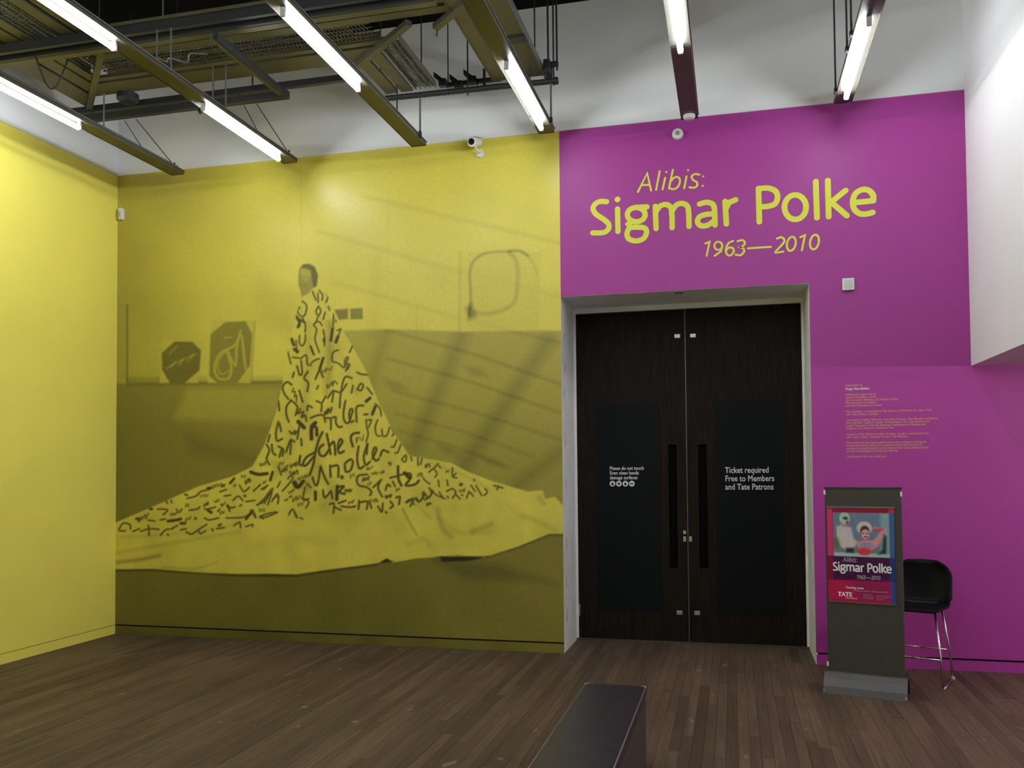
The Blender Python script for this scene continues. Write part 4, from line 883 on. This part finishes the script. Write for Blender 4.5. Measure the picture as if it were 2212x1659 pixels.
# ------------------------------------------------------------------ suspended light fixtures
FX = [-5.575, -4.280, -2.905, -1.640, -0.325, 0.975]
ZF = 4.890                 # underside of the channels
FDZ = [-0.042, -0.038, 0.0, 0.0, -0.004, -0.004]   # how far each hangs below that
YEND = 7.99
FW = 0.150
ODD = [(5.30, 6.58), (2.90, 4.18), (0.50, 1.78), (-1.90, -0.62)]
EVEN = [(6.46, 7.78), (4.12, 5.40), (1.72, 3.00), (-0.68, 0.60)]
FLAB = ['suspended strip light nearest the yellow left wall', 'suspended strip light with two lit tubes, second from the left wall', 'suspended strip light lit at the far left of the wide tray, third from the left wall',
        'suspended strip light under the wide tray beside the security camera', 'suspended strip light with a round white detector at its end', 'suspended strip light nearest the white bulkhead']
FLAB[2] = 'suspended strip light with a long bare end, third from the left wall'
for i, fx in enumerate(FX):
    f = empty('strip_light', (fx, YEND, ZF + FDZ[i])); tag(f, FLAB[i], 'light fixture', 'strip lights hung in parallel rows')
    segs = ODD if i in (0, 2, 4) else EVEN
    y0 = -2.6 - YEND
    b = MB().box(-FW / 2, -FW / 2 + 0.005, y0, 0, -0.004, 0.030).box(FW / 2 - 0.005, FW / 2, y0, 0, -0.004, 0.030).box(-FW / 2, FW / 2, y0, 0, 0.026, 0.032)
    b.box(-FW / 2, FW / 2, -0.006, 0, -0.004, 0.030)
    b.build('channel', M['channel'], f)
    MB().box(FW / 2 - 0.004, FW / 2 + 0.008, y0, 0, 0.028, 0.038).build('edge_rail', M['steel_mid'], f)
    MB().box(-0.012, 0.012, y0, 0, 0.032, 0.085).build('spine', M['steel_dark'], f)
    prev = 0.0
    for (a, c) in sorted(segs, reverse=True):
        a -= YEND; c -= YEND
        if prev - c > 0.02: MB().box(-FW / 2 + 0.006, FW / 2 - 0.006, c, prev - 0.0065, 0.0, 0.004).build('cover_plate', M['perf'], f)
        MB().box(-FW / 2 + 0.006, FW / 2 - 0.006, a, c, 0.006, 0.010).build('reflector', M['lit_perf'], f)
        tb = MB().tube([(0, a + 0.03, -0.044), (0, c - 0.03, -0.044)], 0.021, 10).build('tube', M['tube'], f, smooth=False)
        for yy in (a + 0.02, c - 0.02): MB().box(-0.018, 0.018, yy - 0.010, yy + 0.010, -0.066, 0.008).build('lamp_holder', M['plastic_grey'], tb, bevel=0.003)
        prev = a
    MB().box(-FW / 2 + 0.006, FW / 2 - 0.006, y0, prev, 0.0, 0.004).build('cover_plate', M['perf'], f)
    if i == 4:
        MB().lathe([(0.054, 0), (0.054, 0.018), (0.044, 0.034), (0.02, 0.042), (0, 0.043)], (0, -0.085, 0.0), (0, 0, -1), 26).build('detector', M['plastic'], f)
    # hangers
    if i in (2, 3):
        for sx, yy, top in ((FW / 2 + 0.01, 7.79 - YEND, 0.375), (-FW / 2 + 0.01, 7.58 - YEND, 0.437)):
            MB().tube([(sx, yy, 0.02), (sx, yy, top)], 0.0095 if sx > 0 else 0.008, 8).build('hanger_rod', M['steel_mid'] if sx > 0 else M['steel_dark'], f)
            MB().box(sx - 0.012, sx + 0.012, yy - 0.014, yy + 0.014, 0.0, 0.06).build('hanger_clamp', M['steel_dark'], f)
    elif i == 5:
        for yy in (-0.24, -1.0, -1.25):
            sx = -FW / 2 - 0.008
            MB().tube([(sx, yy, 0.02), (sx, yy, ZC - ZF)], 0.0075, 8).build('hanger_rod', M['steel_dark'], f)
            MB().box(sx - 0.014, sx + 0.014, yy - 0.02, yy + 0.02, -0.005, 0.035).build('hanger_clamp', M['steel_dark'], f, bevel=0.003)
            MB().box(sx - 0.006, sx + 0.008, yy - 0.008, yy + 0.008, 0.055, 0.095).build('hanger_clamp', M['steel_dark'], f)
    elif i == 4:
        for yy in (-1.9, -4.0):
            MB().tube([(0, yy, 0.085), (0, yy, ZC - ZF)], 0.006, 8).build('hanger_rod', M['steel_dark'], f)
    else:   # pairs of raking wires up to the pipe nearest the wall
        for sx, yb in ((-FW / 2 + 0.01, 7.63), (FW / 2 - 0.01, 7.84)):
            MB().tube([(sx, yb - YEND, 0.034), (sx - 0.02, 7.262 - YEND, 0.305)], 0.0045, 6).build('hanger_wire', M['steel_dark'], f)
            MB().tube([(sx, yb - YEND, 0.02), (sx, yb - YEND, 0.07)], 0.009, 6).build('hanger_clamp', M['steel_dark'], f)
        for yy, top in (((6.95, 0.44),) if i == 0 else ((6.72, 0.45), (5.95, 0.38))):
            for sx in ((-FW / 2 + 0.012,) if i == 0 else (-FW / 2 + 0.012, FW / 2 - 0.012)):
                MB().tube([(sx, yy - YEND, 0.034), (sx, yy - YEND, top)], 0.007, 6).build('hanger_rod', M['steel_mid'], f)

# looped flex above the left-hand light
cab = []
for k in range(15):
    t = k / 14; cab.append((-5.62 + 0.18 * t, 6.10 + 0.16 * t, 5.25 - 0.27 * math.sin(math.pi * t) + 0.02 * t))
o = MB().tube(cab, 0.007, 8).build('power_cable', M['cable'], smooth=True); tag(o, 'loop of black cable hanging above the left wall strip light', 'cable')
cab = [(-4.75 + 0.45 * k / 14, 6.52 + 0.05 * math.sin(k), 5.32 - 0.05 * math.sin(math.pi * k / 14)) for k in range(15)]
o = MB().tube(cab, 0.008, 8).build('power_cable', M['steel_mid'], smooth=True); tag(o, 'sagging grey cable under the slatted raft beside the second strip light', 'cable')

# ------------------------------------------------------------------ slatted service raft (strips turn the corner at two mitre bars)
ZR = 5.352
raft = empty('ceiling_raft', (-4.5, 6.6, ZR)); tag(raft, 'dark slatted service raft with wire mesh trays hung under the black ceiling', 'ceiling raft')
IR = Matrix.Translation((4.5, -6.6, -ZR))
def rp(b, name, m): o = b.build(name, m, raft); o.matrix_parent_inverse = IR; return o
MITL = lambda x: 1.19 - x          # y of the left mitre at x
MITR = lambda x: 3.97 + (-x) - 0.0  # replaced below
def mitr(x): return 7.116 - (x + 3.147) * (7.116 - 6.564) / (3.147 - 2.489)
TH = 0.028
def strip_y(x0, x1, ya, name='slat', m='strip'):   # left leg, along Y up to the left mitre
    rp(MB().prism([(x0, ya), (x1, ya), (x1, MITL(x1)), (x0, MITL(x0))], 'z', ZR, ZR + TH), name, M[m])
def strip_x(y0, y1, xr0, xr1, name='slat', m='strip'):   # far leg, y0>y1
    rp(MB().prism([(1.19 - y0, y0), (xr0, y0), (xr1, y1), (1.19 - y1, y1)], 'z', ZR, ZR + TH), name, M[m])
for x0, x1 in ((-6.13, -5.90), (-5.862, -5.715), (-5.685, -5.59), (-5.305, -5.20), (-5.15, -5.02)): strip_y(x0, x1, 2.6)
def mx(y): return -3.147 + (7.116 - y) / (7.116 - 6.564) * (3.147 - 2.489)
strip_x(7.12, 6.895, mx(7.12), mx(6.895)); strip_x(6.855, 6.795, mx(6.855), mx(6.795))
strip_x(6.50, 6.405, -2.05, -2.05); strip_x(6.355, 6.27, -2.05, -2.05); strip_x(6.20, 6.02, -2.05, -2.05)
for x0, x1 in ((-3.165, -3.045), (-3.010, -2.895)):
    rp(MB().prism([(x0, mitr(x0)), (x1, mitr(x1)), (x1, 7.80), (x0, 7.80)], 'z', ZR, ZR + TH), 'slat', M['strip'])
def mesh_tray(axis, a0, a1, t0, t1):
    """wire tray: side rails, long wires and short diagonal rungs, joined as one part"""
    b = MB(); z = ZR + 0.012
    P = (lambda a, t, zz: (t, a, zz)) if axis == 'y' else (lambda a, t, zz: (a, t, zz))
    for t in np.linspace(t0, t1, 5): b.beam(P(a0, t, z), P(a1, t, z), 0.006, 0.008)
    for t in (t0, t1): b.beam(P(a0, t, z + 0.03), P(a1, t, z + 0.03), 0.006, 0.05)
    n = int((a1 - a0) / 0.034)
    for k in range(n):
        a = a0 + k * 0.034
        b.beam(P(a, t0, z + 0.006), P(a + 0.030, t1, z + 0.006), 0.007, 0.005)
        b.beam(P(a + 0.030, t0 + 0.12, z + 0.003), P(a, t1, z + 0.003), 0.005, 0.005)
    o = rp(b, 'mesh_tray', M['mesh']); tag(o, kind='stuff'); return o
mesh_tray('y', 3.4, 6.68, -5.56, -5.335)
mesh_tray('x', -5.45, -2.80, 6.525, 6.77)
mesh_tray('y', 6.86, 7.80, -2.862, -2.665)
# bundle of grey cables lying in the trays
for k in range(4):
    yy = 6.57 + 0.05 * k
    rp(MB().tube([(-5.4 + 0.2 * j, yy + 0.012 * math.sin(j * 1.7 + k), ZR + 0.035) for j in range(13)], 0.011, 6), 'tray_cable', M['cable'] if k % 2 else M['steel_mid'])
for k in range(3):
    xx = -5.51 + 0.06 * k
    rp(MB().tube([(xx + 0.012 * math.sin(j * 1.5 + k), 3.6 + 0.22 * j, ZR + 0.035) for j in range(14)], 0.011, 6), 'tray_cable', M['cable'] if k % 2 else M['steel_mid'])
    xx = -2.83 + 0.06 * k
    rp(MB().tube([(xx + 0.008 * math.sin(j * 1.5 + k), 6.9 + 0.09 * j, ZR + 0.035) for j in range(10)], 0.011, 6), 'tray_cable', M['steel_mid'] if k % 2 else M['mesh'])
def bar(a, c, w=0.055, h=0.045, m='channel', name='mitre_bar'):
    o = rp(MB().beam(a, c, w, h), name, M[m]); return o
for a, c in (((-5.15, 6.31, ZR - 0.024), (-6.12, 7.33, ZR - 0.024)), ((-2.46, 6.54, ZR - 0.024), (-3.17, 7.135, ZR - 0.024)), ((-2.275, 6.66, ZR - 0.024), (-1.93, 6.36, ZR - 0.024))):
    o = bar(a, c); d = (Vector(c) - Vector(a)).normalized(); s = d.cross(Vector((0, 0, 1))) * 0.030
    e = MB().beam(Vector(a) + s - Vector((0, 0, 0.018)), Vector(c) + s - Vector((0, 0, 0.018)), 0.007, 0.014).build('bright_edge', M['steel_mid'], o); e.matrix_parent_inverse = IR  # lighter bar in place of the silver highlight along the mitre bar
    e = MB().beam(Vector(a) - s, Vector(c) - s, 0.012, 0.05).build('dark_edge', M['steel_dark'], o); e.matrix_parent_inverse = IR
for xx, yy in ((-5.9, 4.2), (-5.2, 4.2), (-5.9, 6.2), (-5.0, 6.1), (-3.4, 6.1), (-2.2, 6.1), (-3.9, 7.0), (-4.9, 7.0), (-3.1, 7.5), (-2.7, 7.5)):
    rp(MB().tube([(xx, yy, ZR + TH), (xx, yy, ZC)], 0.006, 6), 'hanger_rod', M['steel_dark'])
rp(MB().tube([(-2.262, 6.655, ZR - 0.03), (-2.262, 6.655, ZR - 0.10)], 0.006, 6), 'hanger_rod', M['steel_dark'])

# ------------------------------------------------------------------ pipes and trays of the lighting grid
def rail(name, label, cat='rail'):
    o = empty(name, (0, 7, 5.3)); tag(o, label, cat); return o
IRR = Matrix.Translation((0, -7, -5.3))
def gp(p, b, name, m, **k): o = b.build(name, m, p, **k); o.matrix_parent_inverse = IRR; return o
ra = rail('support_rail', 'long dark double rail crossing the slatted raft nearest the camera')
gp(ra, MB().box(-6.45, -2.11, 6.115, 6.150, 5.255, 5.345), 'web', M['steel_dark'])
gp(ra, MB().box(-6.45, -2.11, 6.15, 6.215, 5.252, 5.262), 'lower_flange', M['strip'])
gp(ra, MB().box(-6.45, -2.11, 6.010, 6.045, 5.262, 5.335), 'web', M['steel_dark'])
for xx in (-6.1, -4.42, -3.2, -2.3): gp(ra, MB().tube([(xx, 6.13, 5.33), (xx, 6.13, ZC)], 0.007, 6), 'hanger_rod', M['steel_mid'])
rb = rail('support_pipe', 'short black square pipe along the edge of the slatted raft near the corner', 'pipe')
gp(rb, MB().box(-6.30, -3.30, 7.275, 7.325, 5.285, 5.345), 'pipe', M['steel_dark'], bevel=0.004)
for xx in (-5.62, -4.30): gp(rb, MB().tube([(xx, 7.30, 5.34), (xx, 7.30, ZC)], 0.007, 6), 'hanger_rod', M['steel_dark'])
gp(rb, MB().lathe([(0.10, 0), (0.10, 0.05), (0.07, 0.08), (0.0, 0.085)], (-5.55, 7.17, 5.355), (0, 0, -1), 20), 'junction_box', M['steel_dark'])
rc = rail('support_pipe', 'black square pipe with a right-angled end, nearest the back wall on the left', 'pipe')
gp(rc, MB().box(-6.09, -3.90, 7.215, 7.270, 5.165, 5.235), 'pipe', M['steel_dark'], bevel=0.004)
gp(rc, MB().box(-3.945, -3.90, 6.10, 7.23, 5.175, 5.225), 'return', M['steel_dark'], bevel=0.004)
gp(rc, MB().box(-3.975, -3.946, 6.10, 7.20, 5.178, 5.222), 'return_flange', M['strip'])
for xx in (-6.0, -4.4): gp(rc, MB().tube([(xx, 7.245, 5.235), (xx, 7.245, 5.284)], 0.007, 6), 'hanger_rod', M['steel_dark'])
gp(rc, MB().tube([(-4.83, 7.24, 5.165), (-4.81, 7.24, 5.125)], 0.018, 8), 'bolt', M['steel_dark'])
rd = rail('support_pipe', 'black pipe under the right end of the raft and the wide tray', 'pipe')
gp(rd, MB().tube([(-3.30, 7.80, 5.312), (-1.50, 7.80, 5.290)], 0.026, 14), 'pipe', M['steel_dark'])
gp(rd, MB().lathe([(0.034, 0), (0.034, 0.03), (0.0, 0.032)], (-1.52, 7.80, 5.290), (1, 0, 0), 14), 'end_cap', M['steel_dark'])
for k in range(52):
    xx = -3.25 + k * 0.0235
    if k % 2 == 0: gp(rd, MB().lathe([(0.0285, 0), (0.0285, 0.010)], (xx, 7.80, 5.3114 - (k * 0.0235) * 0.0122), (1, 0, 0), 10), 'grip_ring', M['steel_dark'])
for xx in (-2.35, -1.53): gp(rd, MB().tube([(xx, 7.80, 5.25), (xx, 7.80, ZC)], 0.0075, 8), 'hanger_rod', M['steel_dark'])
gp(rd, MB().box(-1.60, -1.54, 7.78, 7.80, 5.30, 5.42).beam((-1.60, 7.79, 5.31), (-1.66, 7.79, 5.44), 0.02, 0.03), 'bracket', M['steel_dark'])
re_ = rail('support_pipe', 'stub of black pipe on two rods beside the wide tray', 'pipe')
gp(re_, MB().tube([(-1.585, 7.66, 5.382), (-1.46, 7.66, 5.378)], 0.026, 14), 'pipe', M['steel_dark'])
gp(re_, MB().box(-1.59, -1.53, 7.62, 7.70, 5.30, 5.42), 'clamp', M['steel_dark'], bevel=0.006)
for xx in (-1.55, -1.47): gp(re_, MB().tube([(xx, 7.66, 5.32), (xx - 0.004, 7.66, ZC)], 0.009, 8), 'hanger_rod', M['steel_dark'])
rf = rail('clamp_rail', 'thin rail with black clamps between the raft and the wide tray', 'rail')
gp(rf, MB().box(-2.62, -2.07, 7.96, 7.99, 5.43, 5.47).box(-2.62, -2.07, 7.97, 7.985, 5.385, 5.405), 'rail', M['steel_dark'])
for xx, zz, rx in ((-2.66, 5.50, 0.5), (-2.50, 5.46, -0.5), (-2.36, 5.49, 0.2)):
    gp(rf, MB().beam((xx - 0.07, 7.95, zz + 0.05), (xx + 0.06, 7.95, zz - 0.06), 0.06, 0.05).box(xx - 0.02, xx + 0.05, 7.92, 7.98, zz - 0.07, zz), 'clamp', M['steel_dark'], bevel=0.004)
gp(rf, MB().box(-2.245, -2.225, 7.955, 7.985, 5.36, 5.56), 'bolt', M['steel_dark'])
for xx in (-2.6, -2.12): gp(rf, MB().tube([(xx, 7.975, 5.46), (xx, 7.975, ZC)], 0.006, 6), 'hanger_rod', M['steel_dark'])
# wide tray over the fourth light
wt = rail('cable_tray', 'wide bronze metal tray running above the fourth strip light to the back wall', 'cable tray')
gp(wt, MB().box(-2.085, -1.965, 2.6, 7.76, 5.335, 5.350), 'left_strip', M['strip'])
gp(wt, MB().box(-1.965, -1.905, 2.6, 7.76, 5.37, 5.40), 'dark_channel', M['steel_dark'])
gp(wt, MB().box(-1.905, -1.79, 2.6, 7.76, 5.345, 5.36), 'middle_strip', M['strip'])
gp(wt, MB().box(-1.785, -1.615, 2.6, 7.76, 5.335, 5.350), 'right_strip', M['perf'])
gp(wt, MB().box(-1.80, -1.61, 6.98, 7.08, 5.318, 5.336), 'joint_plate', M['steel_dark'])
gp(wt, MB().box(-1.612, -1.604, 2.6, 7.76, 5.33, 5.40), 'edge_lip', M['steel_mid'])
gp(wt, MB().box(-2.093, -2.085, 2.6, 7.76, 5.33, 5.40), 'edge_lip', M['strip'])
for yy in (4.0, 6.3, 7.6):
    for xx in (-2.03, -1.66): gp(wt, MB().tube([(xx, yy, 5.35), (xx, yy, ZC)], 0.007, 6), 'hanger_rod', M['steel_dark'])

# assumed unseen lights, added under the adjoining ceiling to brighten the lower purple wall
for k, xx in enumerate((4.0, 5.2)):
    f = empty('surface_light', (xx, 5.6, ZB)); tag(f, ['ceiling strip light nearest the bulkhead in the adjoining low space', 'ceiling strip light farther into the adjoining low space'][k], 'light fixture', 'strip lights of the adjoining space')
    MB().box(-0.06, 0.06, -1.3, 1.3, -0.030, -0.0005).build('batten', M['plastic'], f, bevel=0.004)
    MB().tube([(0, -1.25, -0.052), (0, 1.25, -0.052)], 0.02, 8).build('tube', M['side_tube'], f)
